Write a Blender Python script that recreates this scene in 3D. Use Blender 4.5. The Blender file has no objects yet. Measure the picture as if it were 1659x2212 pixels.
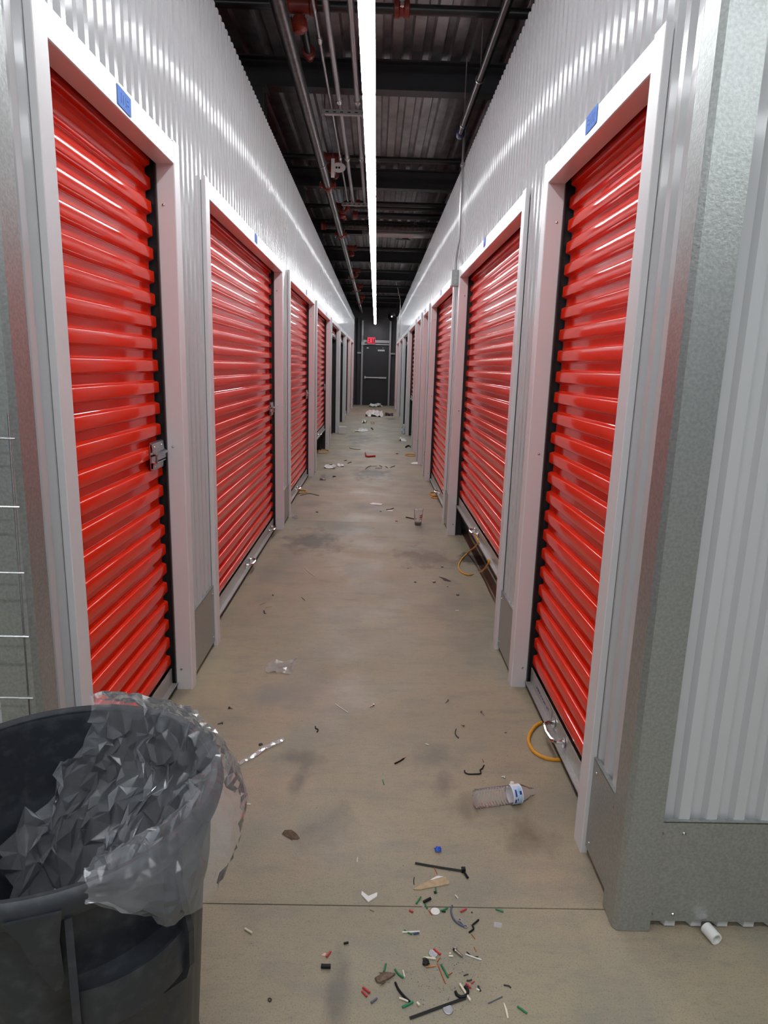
import bpy, math, random
from mathutils import Vector, Matrix
from math import sin, cos, pi, radians, sqrt, atan2

# ------------------------------------------------------------------ camera, world, exposure
FPX, IW, IH, CAMH = 1448.7, 1659.0, 2212.0, 1.48
_f = Vector(((813 - IW / 2) / FPX, -(791.04 - IH / 2) / FPX, -1)).normalized()
_u = Vector((sin(.025), cos(.025), 0)); _u = (_u - _f * _u.dot(_f)).normalized()
_r = _f.cross(_u)
ROT = Matrix((_r, _f, _u))            # camera -> world (x right, y along the corridor, z up)
CAM = Vector((0, 0, CAMH))
scene = bpy.context.scene
col = scene.collection
cd = bpy.data.cameras.new('camera'); cam = bpy.data.objects.new('camera', cd); col.objects.link(cam)
cd.sensor_fit = 'HORIZONTAL'; cd.sensor_width = 36; cd.lens = FPX / IW * 36; cd.clip_start = .02; cd.clip_end = 200
cam.matrix_world = Matrix.Translation(CAM) @ ROT.to_4x4()
scene.camera = cam
w = bpy.data.worlds.new('world'); scene.world = w; w.use_nodes = True
w.node_tree.nodes['Background'].inputs[0].default_value = (.9, .95, 1, 1)
w.node_tree.nodes['Background'].inputs[1].default_value = .01
LAMP = 36.0                            # emission of the strip-light lenses
scene.view_settings.view_transform = 'Standard'; scene.view_settings.look = 'None'
scene.view_settings.exposure = 0.0; scene.view_settings.gamma = 1; scene.view_settings.use_curve_mapping = False

XL, XR, ZH, ZT, ZD = -.81, .681, 2.229, 3.19, 3.83   # wall planes, door head, wall top, deck
YEND, YFRONT = 26.3, 1.53

def ray(px, py): return ROT @ Vector(((px - IW / 2) / FPX, -(py - IH / 2) / FPX, -1))
def onz(px, py, z=0.0):
    d = ray(px, py); return CAM + d * ((z - CAMH) / d.z)
def onx(px, py, x):
    d = ray(px, py); return CAM + d * (x / d.x)
def ony(px, py, y):
    d = ray(px, py); return CAM + d * (y / d.y)

# ------------------------------------------------------------------ materials
MATS = {}
def mat(name, c, rough=.5, metal=0.0, c2=None, scale=20, bump=0.0, bscale=60, coat=0.0, emit=0.0, detail=3, spec=.5, stretch=None, lo=.35, hi=.65):
    m = bpy.data.materials.new(name); m.use_nodes = True; nt = m.node_tree; b = nt.nodes['Principled BSDF']
    b.inputs['Base Color'].default_value = (*c, 1); b.inputs['Roughness'].default_value = rough
    b.inputs['Metallic'].default_value = metal; b.inputs['Coat Weight'].default_value = coat
    b.inputs['Specular IOR Level'].default_value = spec
    if emit: b.inputs['Emission Color'].default_value = (*c, 1); b.inputs['Emission Strength'].default_value = emit
    if c2 or bump:
        g = nt.nodes.new('ShaderNodeNewGeometry'); vec = g.outputs['Position']
        if stretch:
            vm = nt.nodes.new('ShaderNodeVectorMath'); vm.operation = 'MULTIPLY'; vm.inputs[1].default_value = stretch
            nt.links.new(vec, vm.inputs[0]); vec = vm.outputs[0]
    if c2:
        n = nt.nodes.new('ShaderNodeTexNoise'); n.inputs['Scale'].default_value = scale; n.inputs['Detail'].default_value = detail
        nt.links.new(vec, n.inputs['Vector'])
        r = nt.nodes.new('ShaderNodeMapRange'); r.inputs[1].default_value = lo; r.inputs[2].default_value = hi; nt.links.new(n.outputs[0], r.inputs[0])
        x = nt.nodes.new('ShaderNodeMix'); x.data_type = 'RGBA'; x.inputs[6].default_value = (*c, 1); x.inputs[7].default_value = (*c2, 1)
        nt.links.new(r.outputs[0], x.inputs[0]); nt.links.new(x.outputs[2], b.inputs['Base Color'])
    if bump:
        n = nt.nodes.new('ShaderNodeTexNoise'); n.inputs['Scale'].default_value = bscale; n.inputs['Detail'].default_value = 2
        nt.links.new(vec, n.inputs['Vector'])
        bp = nt.nodes.new('ShaderNodeBump'); bp.inputs['Strength'].default_value = 1; bp.inputs['Distance'].default_value = bump
        nt.links.new(n.outputs[0], bp.inputs['Height']); nt.links.new(bp.outputs[0], b.inputs['Normal'])
    MATS[name] = m; return m

mat('white_sheet', (.525, .53, .54), .12, 0, bump=.0022, bscale=6)
mat('white_trim', (.71, .705, .718), .30, 0, bump=.0001, bscale=25)
mat('red_paint', (.78, .028, .007), .11, 0, bump=.00015, bscale=6)
mat('galvanized', (.43, .45, .44), .34, .65, c2=(.34, .36, .345), scale=130, bump=.0005, bscale=150)
mat('zinc_bar', (.52, .52, .50), .34, .5, c2=(.44, .44, .42), scale=60)
mat('guide_grey', (.16, .155, .155), .35, .5)
mat('chrome', (.66, .66, .65), .16, 1)
mat('guide_dark', (.035, .035, .038), .4, .4)
mat('rubber', (.012, .012, .013), .5)
mat('deck', (.42, .41, .43), .33, .9, c2=(.28, .27, .29), scale=6)
mat('beam', (.022, .022, .026), .55)
mat('black_pipe', (.012, .012, .013), .32)
mat('steel_pipe', (.085, .075, .072), .36, .7, c2=(.035, .03, .028), scale=30)
mat('conduit', (.42, .40, .405), .3, .85)
mat('red_fitting', (.19, .020, .010), .4)
mat('bolt_metal', (.55, .54, .52), .25, 1)
mat('lens', (.93, .97, 1.0), .4, emit=LAMP)
mat('lamp_body', (.75, .75, .75), .4)
mat('exit_door', (.018, .019, .022), .45)
mat('end_wall', (.055, .048, .052), .55, c2=(.04, .036, .04), scale=3)
mat('end_column', (.03, .03, .032), .5)
mat('grey_frame', (.34, .34, .35), .4, .3)
mat('exit_red', (1.0, .03, .07), .4, emit=1.3)
mat('exit_dark', (.03, .0, .002), .4)
mat('tape_blue', (.035, .16, .62), .6, c2=(.05, .21, .70), scale=60)
mat('tape_ink', (.01, .03, .16), .6)
mat('partition', (.30, .31, .32), .4, .5)
mat('can_grey', (.022, .025, .031), .40, 0, c2=(.050, .054, .060), scale=40, lo=.5, hi=.8, bump=.0004, bscale=90)
mat('rope', (.72, .33, .02), .6, bump=.002, bscale=260)
mat('pvc', (.78, .77, .74), .3)
mat('black_plastic', (.006, .006, .007), .5, spec=.3)
mat('dark_plastic', (.02, .021, .024), .4)
mat('blue_plastic', (.012, .08, .52), .5)
mat('cardboard', (.48, .36, .22), .8, c2=(.40, .29, .17), scale=60)
mat('paper', (.78, .77, .74), .7)
mat('pinkish_paper', (.70, .45, .38), .7)
mat('cream', (.74, .68, .52), .55)
mat('green_wire', (.01, .19, .07), .4)
mat('red_wire', (.52, .035, .045), .4)
mat('grey_wire', (.10, .11, .16), .45)
mat('navy_wire', (.03, .04, .13), .4)
mat('copper', (.62, .23, .09), .3, .9)
mat('tin', (.52, .53, .55), .28, .9, c2=(.4, .41, .43), scale=160)
mat('leaf_brown', (.085, .05, .026), .75, c2=(.16, .10, .06), scale=90)
mat('torn_brown', (.20, .135, .09), .8, c2=(.12, .08, .055), scale=120)
mat('dark_bit', (.035, .03, .025), .7)
mat('cola', (.012, .004, .002), .1)
mat('label_blue', (.30, .52, .80), .4, c2=(.62, .74, .86), scale=45)
mat('label_white', (.80, .81, .83), .4)
mat('ink_blue', (.015, .03, .22), .5)
mat('print_red', (.42, .03, .02), .5)
mat('print_orange', (.70, .18, .03), .5)
mat('grit', (.45, .42, .36), .8, c2=(.10, .09, .08), scale=300)
mat('grey_box', (.33, .36, .35), .35, .6)
mat('black_disc', (.008, .008, .009), .3)
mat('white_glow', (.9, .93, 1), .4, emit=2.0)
mat('sticker', (.42, .42, .42), .4)

def film(name, tint=(.85, .87, .9), body=.12, gloss=.5, rough=.06):
    m = bpy.data.materials.new(name); m.use_nodes = True; nt = m.node_tree; nt.nodes.clear()
    o = nt.nodes.new('ShaderNodeOutputMaterial'); t = nt.nodes.new('ShaderNodeBsdfTransparent'); t.inputs[0].default_value = (.97, .97, .98, 1)
    d = nt.nodes.new('ShaderNodeBsdfDiffuse'); d.inputs[0].default_value = (*tint, 1)
    g = nt.nodes.new('ShaderNodeBsdfGlossy'); g.inputs[0].default_value = (1, 1, 1, 1); g.inputs['Roughness'].default_value = rough
    f = nt.nodes.new('ShaderNodeLayerWeight'); f.inputs[0].default_value = gloss
    m1 = nt.nodes.new('ShaderNodeMixShader'); m1.inputs[0].default_value = body
    m2 = nt.nodes.new('ShaderNodeMixShader')
    nt.links.new(t.outputs[0], m1.inputs[1]); nt.links.new(d.outputs[0], m1.inputs[2])
    nt.links.new(f.outputs['Fresnel'], m2.inputs[0]); nt.links.new(m1.outputs[0], m2.inputs[1]); nt.links.new(g.outputs[0], m2.inputs[2])
    nt.links.new(m2.outputs[0], o.inputs[0]); MATS[name] = m; return m
film('bag_film', (.86, .88, .93), .11, .24, .12)
film('clear_plastic', (.9, .9, .92), .20, .25, .12)
film('bottle_plastic', (.92, .94, .97), .075, .19, .07)
film('cup_plastic', (.85, .85, .85), .17, .13, .12)

def concrete():
    m = bpy.data.materials.new('concrete'); m.use_nodes = True; nt = m.node_tree; b = nt.nodes['Principled BSDF']
    N = nt.nodes.new; L = nt.links.new
    g = N('ShaderNodeNewGeometry'); P = g.outputs['Position']
    def noise(scale, detail=4, stretch=None, off=(0, 0, 0), rough=.5):
        vm = N('ShaderNodeVectorMath'); vm.operation = 'MULTIPLY_ADD'; vm.inputs[1].default_value = stretch or (1, 1, 1); vm.inputs[2].default_value = off; L(P, vm.inputs[0])
        n = N('ShaderNodeTexNoise'); n.inputs['Scale'].default_value = scale; n.inputs['Detail'].default_value = detail; n.inputs['Roughness'].default_value = rough; L(vm.outputs[0], n.inputs['Vector']); return n.outputs[0]
    def rng(s, a, c, x=0, y=1):
        r = N('ShaderNodeMapRange'); r.inputs[1].default_value = a; r.inputs[2].default_value = c; r.inputs[3].default_value = x; r.inputs[4].default_value = y; L(s, r.inputs[0]); return r.outputs[0]
    def mix(f, A, B):
        x = N('ShaderNodeMix'); x.data_type = 'RGBA'
        if isinstance(A, tuple): x.inputs[6].default_value = (*A, 1)
        else: L(A, x.inputs[6])
        if isinstance(B, tuple): x.inputs[7].default_value = (*B, 1)
        else: L(B, x.inputs[7])
        if isinstance(f, float): x.inputs[0].default_value = f
        else: L(f, x.inputs[0])
        return x.outputs[2]
    def mul(a, v):
        q = N('ShaderNodeMath'); q.operation = 'MULTIPLY'; L(a, q.inputs[0])
        if isinstance(v, float): q.inputs[1].default_value = v
        else: L(v, q.inputs[1])
        return q.outputs[0]
    c = mix(rng(noise(1.1, 5), .35, .65), (.36, .300, .205), (.305, .272, .192))
    c = mix(rng(noise(2.3, 4, (1, .6, 1), (7, 3, 0)), .5, .72), c, (.225, .215, .175))
    c = mix(mul(rng(noise(1.7, 4, None, (3, 11, 0)), .52, .72), .55), c, (.40, .285, .205))
    c = mix(mul(rng(noise(9, 7, (.45, 1.3, 1), (0, 0, 0), .62), .50, .70), .55), c, (.215, .205, .175))
    c = mix(mul(rng(noise(38, 5, (.6, 1.2, 1), (2, 2, 2), .65), .52, .72), .40), c, (.19, .18, .155))
    c = mix(mul(rng(noise(230, 3), .52, .72), .6), c, (.15, .14, .12))
    c = mix(mul(rng(noise(180, 2, None, (5, 5, 5)), .6, .8), .35), c, (.46, .43, .36))
    sep = N('ShaderNodeSeparateXYZ'); L(P, sep.inputs[0])
    wob = noise(7, 6, (1, .55, 1), (0, 0, 0), .6)
    def stain(px, py, rx, ry, colr, amt, soft=.5):
        nonlocal c
        p = onz(px, py)
        v = N('ShaderNodeVectorMath'); v.operation = 'SUBTRACT'; v.inputs[1].default_value = (p.x, p.y, 0); L(P, v.inputs[0])
        s = N('ShaderNodeVectorMath'); s.operation = 'MULTIPLY'; s.inputs[1].default_value = (.8 / rx, .8 / ry, 0); L(v.outputs[0], s.inputs[0])
        l = N('ShaderNodeVectorMath'); l.operation = 'LENGTH'; L(s.outputs[0], l.inputs[0])
        ad = N('ShaderNodeMath'); ad.operation = 'MULTIPLY_ADD'; L(wob, ad.inputs[0]); ad.inputs[1].default_value = 2.6; L(l.outputs['Value'], ad.inputs[2])
        r = rng(ad.outputs[0], 2.2, 2.2 - soft * 1.3)
        c = mix(mul(r, min(.95, amt * 1.25)), c, colr)
    D = (.10, .085, .065); K = (.13, .12, .10)
    stain(675, 1168, .26, .42, K, .75); stain(915, 1205, .22, .28, (.16, .125, .09), .6, .35); stain(1020, 1205, .11, .2, (.07, .06, .05), .85, .3)
    stain(800, 1022, .3, .55, K, .7); stain(1135, 1800, .085, .11, (.15, .12, .08), .65); stain(1005, 1745, .06, .08, (.15, .12, .08), .5)
    stain(640, 1640, .12, .06, K, .5); stain(650, 1690, .04, .10, K, .5); stain(720, 1790, .1, .12, K, .35)
    stain(725, 2160, .035, .12, K, .5); stain(780, 945, .35, 1.2, K, .5); stain(845, 905, .2, .5, (.1, .095, .085), .6)
    stain(930, 1640, .12, .10, K, .35); stain(960, 1690, .05, .09, (.14, .11, .09), .5); stain(590, 1500, .14, .16, (.22, .215, .2), .5)
    stain(455, 1470, .12, .3, (.42, .34, .20), .5, .8); stain(540, 1290, .16, .5, (.42, .33, .2), .35, .9)
    rf = rng(noise(3, 4), .3, .7, .42, .62)
    L(c, b.inputs['Base Color']); L(rf, b.inputs['Roughness']); b.inputs['Specular IOR Level'].default_value = .35
    bp = N('ShaderNodeBump'); bp.inputs['Distance'].default_value = .0008; bp.inputs['Strength'].default_value = .7
    L(noise(120, 4, (.5, 1.4, 1)), bp.inputs['Height']); L(bp.outputs[0], b.inputs['Normal'])
    MATS['concrete'] = m
concrete()

# ------------------------------------------------------------------ mesh builders
class MB:
    def __init__(s): s.v = []; s.f = []
    def add(s, vs, fs):
        n = len(s.v); s.v += [tuple(q) for q in vs]; s.f += [tuple(i + n for i in q) for q in fs]; return s
    def box(s, a, b):
        x0, y0, z0 = (min(a[i], b[i]) for i in range(3)); x1, y1, z1 = (max(a[i], b[i]) for i in range(3))
        return s.add([(x0, y0, z0), (x1, y0, z0), (x1, y1, z0), (x0, y1, z0), (x0, y0, z1), (x1, y0, z1), (x1, y1, z1), (x0, y1, z1)],
                     [(0, 3, 2, 1), (4, 5, 6, 7), (0, 1, 5, 4), (1, 2, 6, 5), (2, 3, 7, 6), (3, 0, 4, 7)])
    def tube(s, pts, r, n=8, flat=1.0):
        P = [Vector(p) for p in pts]; rs = r if isinstance(r, (list, tuple)) else [r] * len(P)
        rings = []; up = None
        for i, p in enumerate(P):
            t = (P[min(i + 1, len(P) - 1)] - P[max(i - 1, 0)])
            t = t.normalized() if t.length > 1e-9 else Vector((0, 1, 0))
            if up is None: up = Vector((0, 0, 1)) if abs(t.z) < .9 else Vector((1, 0, 0))
            a = t.cross(up); a = a.normalized() if a.length > 1e-6 else Vector((1, 0, 0)); bb = a.cross(t).normalized(); up = bb
            rings.append([p + a * (rs[i] * cos(2 * pi * k / n)) + bb * (rs[i] * flat * sin(2 * pi * k / n)) for k in range(n)])
        vs = [q for R in rings for q in R]; fs = []
        for i in range(len(P) - 1):
            for k in range(n): fs.append((i * n + k, i * n + (k + 1) % n, (i + 1) * n + (k + 1) % n, (i + 1) * n + k))
        fs.append(tuple(range(n - 1, -1, -1))); m = (len(P) - 1) * n; fs.append(tuple(range(m, m + n)))
        return s.add(vs, fs)
    def lathe(s, prof, n=24, axis='z', c=(0, 0, 0), cap=True):
        vs = []; fs = []; c = Vector(c)
        for (r, h) in prof:
            for k in range(n):
                a = 2 * pi * k / n
                q = Vector((r * cos(a), r * sin(a), h)) if axis == 'z' else (Vector((r * cos(a), h, r * sin(a))) if axis == 'y' else Vector((h, r * cos(a), r * sin(a))))
                vs.append(c + q)
        for i in range(len(prof) - 1):
            for k in range(n): fs.append((i * n + k, i * n + (k + 1) % n, (i + 1) * n + (k + 1) % n, (i + 1) * n + k))
        if cap:
            fs.append(tuple(range(n - 1, -1, -1))); m = (len(prof) - 1) * n; fs.append(tuple(range(m, m + n)))
        return s.add(vs, fs)
    def prism(s, poly, fn, a, b):
        """poly: 2-D points; fn(p, q, t) -> 3-D; extruded t from a to b"""
        n = len(poly); vs = [fn(p, q, a) for p, q in poly] + [fn(p, q, b) for p, q in poly]
        return s.add(vs, [tuple(range(n - 1, -1, -1)), tuple(range(n, 2 * n))] + [(i, (i + 1) % n, n + (i + 1) % n, n + i) for i in range(n)])
    def mesh(s, name, m, smooth=None):
        me = bpy.data.meshes.new(name); me.from_pydata(s.v, [], s.f); me.materials.append(MATS[m])
        bm_fix(me)
        if smooth is not None:
            me.shade_smooth()
            try: me.set_sharp_from_angle(angle=radians(smooth))
            except Exception: pass
        me.update(); return me
    def build(s, name, m, parent=None, smooth=None):
        return link(name, s.mesh(name, m, smooth), parent)
import bmesh
def bm_fix(me):
    b = bmesh.new(); b.from_mesh(me); bmesh.ops.recalc_face_normals(b, faces=b.faces); b.to_mesh(me); b.free()
def link(name, me, parent=None):
    o = bpy.data.objects.new(name, me); col.objects.link(o)
    if parent is not None: o.parent = parent
    return o
def tag(o, label, cat, group=None, kind=None):
    if label: o['label'] = label
    if cat: o['category'] = cat
    if group: o['group'] = group
    if kind: o['kind'] = kind
    return o
def empty(name, loc=(0, 0, 0)):
    o = bpy.data.objects.new(name, None); col.objects.link(o); o.location = loc; o.empty_display_size = .1; return o
def box(name, m, a, b, parent=None): return MB().box(a, b).build(name, m, parent)
rnd = random.Random(7)
ORD = 'first second third fourth fifth sixth seventh eighth ninth tenth eleventh twelfth thirteenth fourteenth fifteenth sixteenth seventeenth eighteenth nineteenth twentieth twenty-first twenty-second'.split()

# ------------------------------------------------------------------ floor
fl = box('floor', 'rubber', (-4.2, -3.2, -.10), (4.2, YEND + .3, -.012)); fl['kind'] = 'structure'
JY = [-3.2, onz(870, 1958).y, onz(800, 1129).y, onz(800, 971).y, 18.1, 22.6, YEND + .3]
for i in range(len(JY) - 1):
    MB().box((-4.2, JY[i] + .002, -.012), (4.2, JY[i + 1] - .002, 0)).build('slab', 'concrete', fl)

# ------------------------------------------------------------------ corrugated sheets
PITCH = .0727; CD = .016
def corr_pts(u0, u1, pitch=PITCH, depth=CD, prof=((0, 0), (.38, 0), (.5, 1), (.88, 1))):
    us = {u0: None, u1: None}; k0 = int(math.floor(u0 / pitch)) - 1
    out = []
    def val(u):
        t = (u / pitch) % 1
        pr = list(prof) + [(1, prof[0][1])]
        for (a, va), (b, vb) in zip(pr, pr[1:]):
            if a <= t <= b: return (va + (vb - va) * (t - a) / (b - a)) * depth if b > a else va * depth
        return 0
    cand = [u0, u1]
    k = k0
    while k * pitch < u1 + pitch:
        for t, _ in prof:
            u = (k + t) * pitch
            if u0 + 1e-5 < u < u1 - 1e-5: cand.append(u)
        k += 1
    cand.sort(); return [(u, val(u)) for u in cand]
def sheet(name, m, fn, u0, u1, v0, v1, parent, **kw):
    """fn(u, depth, v) -> 3-D; sheet metal .8 mm thick front side only plus a folded back"""
    P = corr_pts(u0, u1, **kw); b = MB(); vs = []; fs = []; n = len(P)
    for (u, d) in P: vs += [fn(u, d, v0), fn(u, d, v1)]
    for (u, d) in P: vs += [fn(u, d + .001, v0), fn(u, d + .001, v1)]
    for i in range(n - 1):
        fs.append((2 * i, 2 * i + 2, 2 * i + 3, 2 * i + 1)); j = 2 * n
        fs.append((j + 2 * i, j + 2 * i + 1, j + 2 * i + 3, j + 2 * i + 2))
        fs.append((2 * i, j + 2 * i, j + 2 * i + 2, 2 * i + 2)); fs.append((2 * i + 1, 2 * i + 3, j + 2 * i + 3, j + 2 * i + 1))
    b.add(vs, fs); return b.build(name, m, parent)

def side_x(s): return XL if s < 0 else XR
O_SHEET, O_KICK = .022, .012
DOORS = {-1: [(1.83, 2.86), (3.43, 5.95), (6.52, 8.95), (9.43, 12.02), (12.52, 15.02), (15.5, 18.02), (18.6, 21.1), (21.75, 24.05)],
         1: [(1.905, 2.95), (3.46, 5.90), (6.42, 8.86), (9.36, 10.36), (10.95, 11.92), (12.5, 14.88), (15.45, 17.95), (18.5, 20.85), (21.5, 23.95)]}
JW = .075; HH = .082; KH = .335
walls = {}
for s, nm in ((-1, 'left'), (1, 'right')):
    X0 = side_x(s); W = empty('wall_' + nm, (X0, YFRONT, 0)); W['kind'] = 'structure'; walls[s] = W
    def fn(u, d, v, X0=X0, s=s, W=W): return (s * (O_SHEET + d), u - YFRONT, v)
    yend = YEND - .9 if s < 0 else YEND - .8
    # long upper sheets above the door heads
    y = YFRONT + .09; edges = [y]
    while y < yend - .3: y = min(y + PITCH * 13, yend); edges.append(y)
    for a, b in zip(edges, edges[1:]): sheet('panel', 'white_sheet', fn, a, b, ZH + HH - .03, ZT, W)
    # cap strip on top of the wall
    MB().box((s * (O_SHEET + CD + .004), YFRONT - YFRONT, ZT - .05), (s * .09, yend - YFRONT, ZT - .012)).build('top_track', 'guide_dark', W)
    # piers between the doors, with kick plates and screws
    prev = YFRONT + .09
    spans = []
    for (a, b) in DOORS[s] + [(yend, yend)]:
        spans.append((prev, a - JW + .01 if a < yend else yend)); prev = b + JW - .01
    for k, (a, b) in enumerate(spans):
        if b - a < .03: continue
        sheet('panel', 'white_sheet', fn, a, b, .012, ZH + HH - .03, W)
        ka, kb = a + (.0 if k else -.02), b - .012
        if kb - ka > .05:
            p = MB().box((s * O_KICK, ka - YFRONT, .03), (s * (O_KICK + .004), kb - YFRONT, KH)).box((s * O_KICK, ka - YFRONT, KH - .002), (s * (O_SHEET + .004), kb - YFRONT, KH + .002)).build('kick_plate', 'galvanized', W)
            if a < 9:
                for yy in (ka + .04, kb - .03):
                    for zz in (.06, KH - .035):
                        MB().lathe([(.006, 0), (.0045, s * -.003), (.002, s * -.004)], 8, 'x', (s * O_KICK, yy - YFRONT, zz)).build('screw', 'bolt_metal', W)
        if k: # unseen dark block added behind the pier so the units stay dark
            MB().box((s * .06, a - YFRONT - .04, 0), (s * .11, b - YFRONT + .04, ZH + .35)).build('core_block', 'guide_dark', W)
            MB().box((s * .11, (a + b) / 2 - .01 - YFRONT, 0), (s * 3.0, (a + b) / 2 + .01 - YFRONT, 2.9)).build('partition', 'partition', W)
    # front walls facing the cross aisle
    F = empty('wall_front_' + nm, (X0, YFRONT, 0)); F['kind'] = 'structure'
    def ff(u, d, v, s=s): return (s * u, .015 + d, v)
    e = [.085, .085 + 13 * PITCH, .085 + 26 * PITCH, .085 + 39 * PITCH, 3.3]
    for a, b in zip(e, e[1:]): sheet('panel', 'white_sheet', ff, a, b, .006, ZT, F)
    for a, b in zip(e, e[1:]): MB().box((s * (a + .002), .006, .03), (s * (b - .002), .010, KH)).box((s * (a + .002), .006, KH - .002), (s * (b - .002), .018, KH + .003)).build('kick_plate', 'galvanized', F)
    for xx in (.1, .16, .5, .9):
        for zz in (.05, KH - .035): MB().lathe([(.006, 0), (.0045, -.003), (.002, -.004)], 8, 'y', (s * xx, .006, zz)).build('screw', 'bolt_metal', F)
    # galvanized corner trim: chamfered angle
    poly = [(.0, .088), (.0, .012), (.012, .0), (.098, .0), (.098, .003), (.0135, .003), (.003, .0135), (.003, .088)]
    MB().prism(poly, lambda p, q, t, s=s: (s * p, q, t), .002, ZT).build('corner_trim', 'galvanized', F)
    MB().box((s * .003, .088, .03), (s * .006, .09, ZT)).build('trim_lip', 'galvanized', F)
    MB().box((s * .06, .06, 0), (s * .12, .14, ZT)).build('core_block', 'guide_dark', F)
    # back of the units
    bw = box('wall_unit_back_' + nm, 'partition', (s * 3.9, YFRONT, 0), (s * 3.95, YEND, 3.0)); bw['kind'] = 'structure'
# wall of the cross aisle behind the viewpoint
bk = empty('wall_back', (0, -2.6, 0)); bk['kind'] = 'structure'
for k in range(-4, 4): sheet('panel', 'white_sheet', lambda u, d, v: (u, -d, v), k * .95, (k + 1) * .95, .006, ZT, bk)

# ------------------------------------------------------------------ roll-up doors
SP = .0873
SLAT = [(0, .0205), (.0100, .0205), (.0115, .0190), (.0135, .0190), (.0195, .0045), (.0215, .0012), (.0250, 0), (.0600, .0010), (.0630, .0026), (.0650, .0060), (.0690, .0190), (.0710, .0205), (SP, .0205)]
slat_cache = {}
def slat_mesh(s, wdt):
    key = (s, round(wdt, 3))
    if key not in slat_cache:
        poly = [(z, o) for z, o in SLAT] + [(SP, .0220), (0, .0220)]
        b = MB().prism(poly, lambda z, o, t: (s * o, t, z), 0, wdt); slat_cache[key] = b.mesh('slat', 'red_paint', 32)
    return slat_cache[key]
OC = .092                                # depth of the curtain face behind the frame face
def lift_handle(D, s, y, z):
    b = MB(); o = OC - .006
    path = [(o, -.075), (o - .026, -.073), (o - .044, -.055), (o - .050, 0), (o - .044, .055), (o - .026, .073), (o, .075)]
    b.tube([(s * p, y + q, z) for p, q in path], .0085, 8)
    h = b.build('handle', 'chrome', D, 40)
    for e in (-1, 1):
        MB().lathe([(.022, 0), (.022, .003), (.015, .005)], 12, 'x', (s * (o - (.004 if s > 0 else .001)), y + e * .075, z)).build('plate', 'chrome', h, 40)
def latch(D, s, y, z):
    o = OC - .002
    base = MB().box((s * o, y - .075, z - .045), (s * (o - .003), y + .07, z + .06)).build('latch', 'chrome', D)
    MB().prism([(0, .06), (.006, .055), (.010, .02), (.030, .012), (.032, .015), (.013, .024), (.009, .060), (0, .064)], lambda p, q, t: (s * (o - p), t, z + q), y - .07, y + .075).build('upper_plate', 'tin', base)
    MB().prism([(0, -.045), (.006, -.042), (.008, -.022), (.020, -.016), (.022, -.019), (.011, -.026), (.009, -.048), (0, -.050)], lambda p, q, t: (s * (o - p), t, z + q), y - .065, y + .06).build('lower_plate', 'tin', base)
    MB().box((s * (o - .008), y - .10, z - .012), (s * (o - .016), y + .09, z + .010)).build('slide_bolt', 'tin', base)
    MB().tube([(s * (o - .008), y - .085, z - .012), (s * (o - .03), y - .085, z - .014), (s * (o - .03), y - .085, z + .02)], .005, 6).build('slide_knob', 'chrome', base)
    for yy, zz in ((-.045, .045), (.045, .045), (-.04, -.036), (.04, -.036)):
        MB().lathe([(.006, 0), (.005, -s * .003), (.002, -s * .004)], 8, 'x', (s * (o - .010), y + yy, z + zz)).build('rivet', 'bolt_metal', base)
def tape(D, s, y, z, wd=.115, ht=.05, marks=True):
    t = MB().add([(-s * .0015, y - wd / 2, z + ht / 2 + .004), (-s * .0015, y + wd / 2 + .002, z + ht / 2), (-s * .0015, y + wd / 2 - .002, z - ht / 2 - .003), (-s * .0015, y - wd / 2, z - ht / 2),
                  (-s * .0005, y - wd / 2, z + ht / 2 + .004), (-s * .0005, y + wd / 2 + .002, z + ht / 2), (-s * .0005, y + wd / 2 - .002, z - ht / 2 - .003), (-s * .0005, y - wd / 2, z - ht / 2)],
                 [(0, 1, 2, 3), (7, 6, 5, 4), (0, 4, 5, 1), (1, 5, 6, 2), (2, 6, 7, 3), (3, 7, 4, 0)]).build('tape_label', 'tape_blue', D)
    t['label'] = 'strip of blue tape with pen strokes'
    if marks:
        b = MB()
        for q in (-.028, -.008, .012):
            b.box((-s * .0015, y + q - .0012, z - .014), (-s * .0019, y + q + .0012, z + .014))
        b.box((-s * .0015, y + .022, z + .006), (-s * .0019, y + .034, z + .009)); b.box((-s * .0015, y + .024, z - .006), (-s * .0019, y + .036, z - .003))
        b.build('pen_marks', 'tape_ink', t)
def rope(D, pts, r=.0055):
    # pts world; relative to D
    P = [Vector(p) - D.location for p in pts]
    Q = []
    for i in range(len(P) - 1):
        p0, p1, p2, p3 = P[max(i - 1, 0)], P[i], P[i + 1], P[min(i + 2, len(P) - 1)]
        for k in range(6):
            t = k / 6; Q.append(.5 * ((2 * p1) + (p2 - p0) * t + (2 * p0 - 5 * p1 + 4 * p2 - p3) * t * t + (3 * p1 - p0 - 3 * p2 + p3) * t ** 3))
    Q.append(P[-1])
    o = MB().tube(Q, r, 8).build('pull_rope', 'rope', D, 60); o['label'] = 'yellow pull rope'; return o

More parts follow.
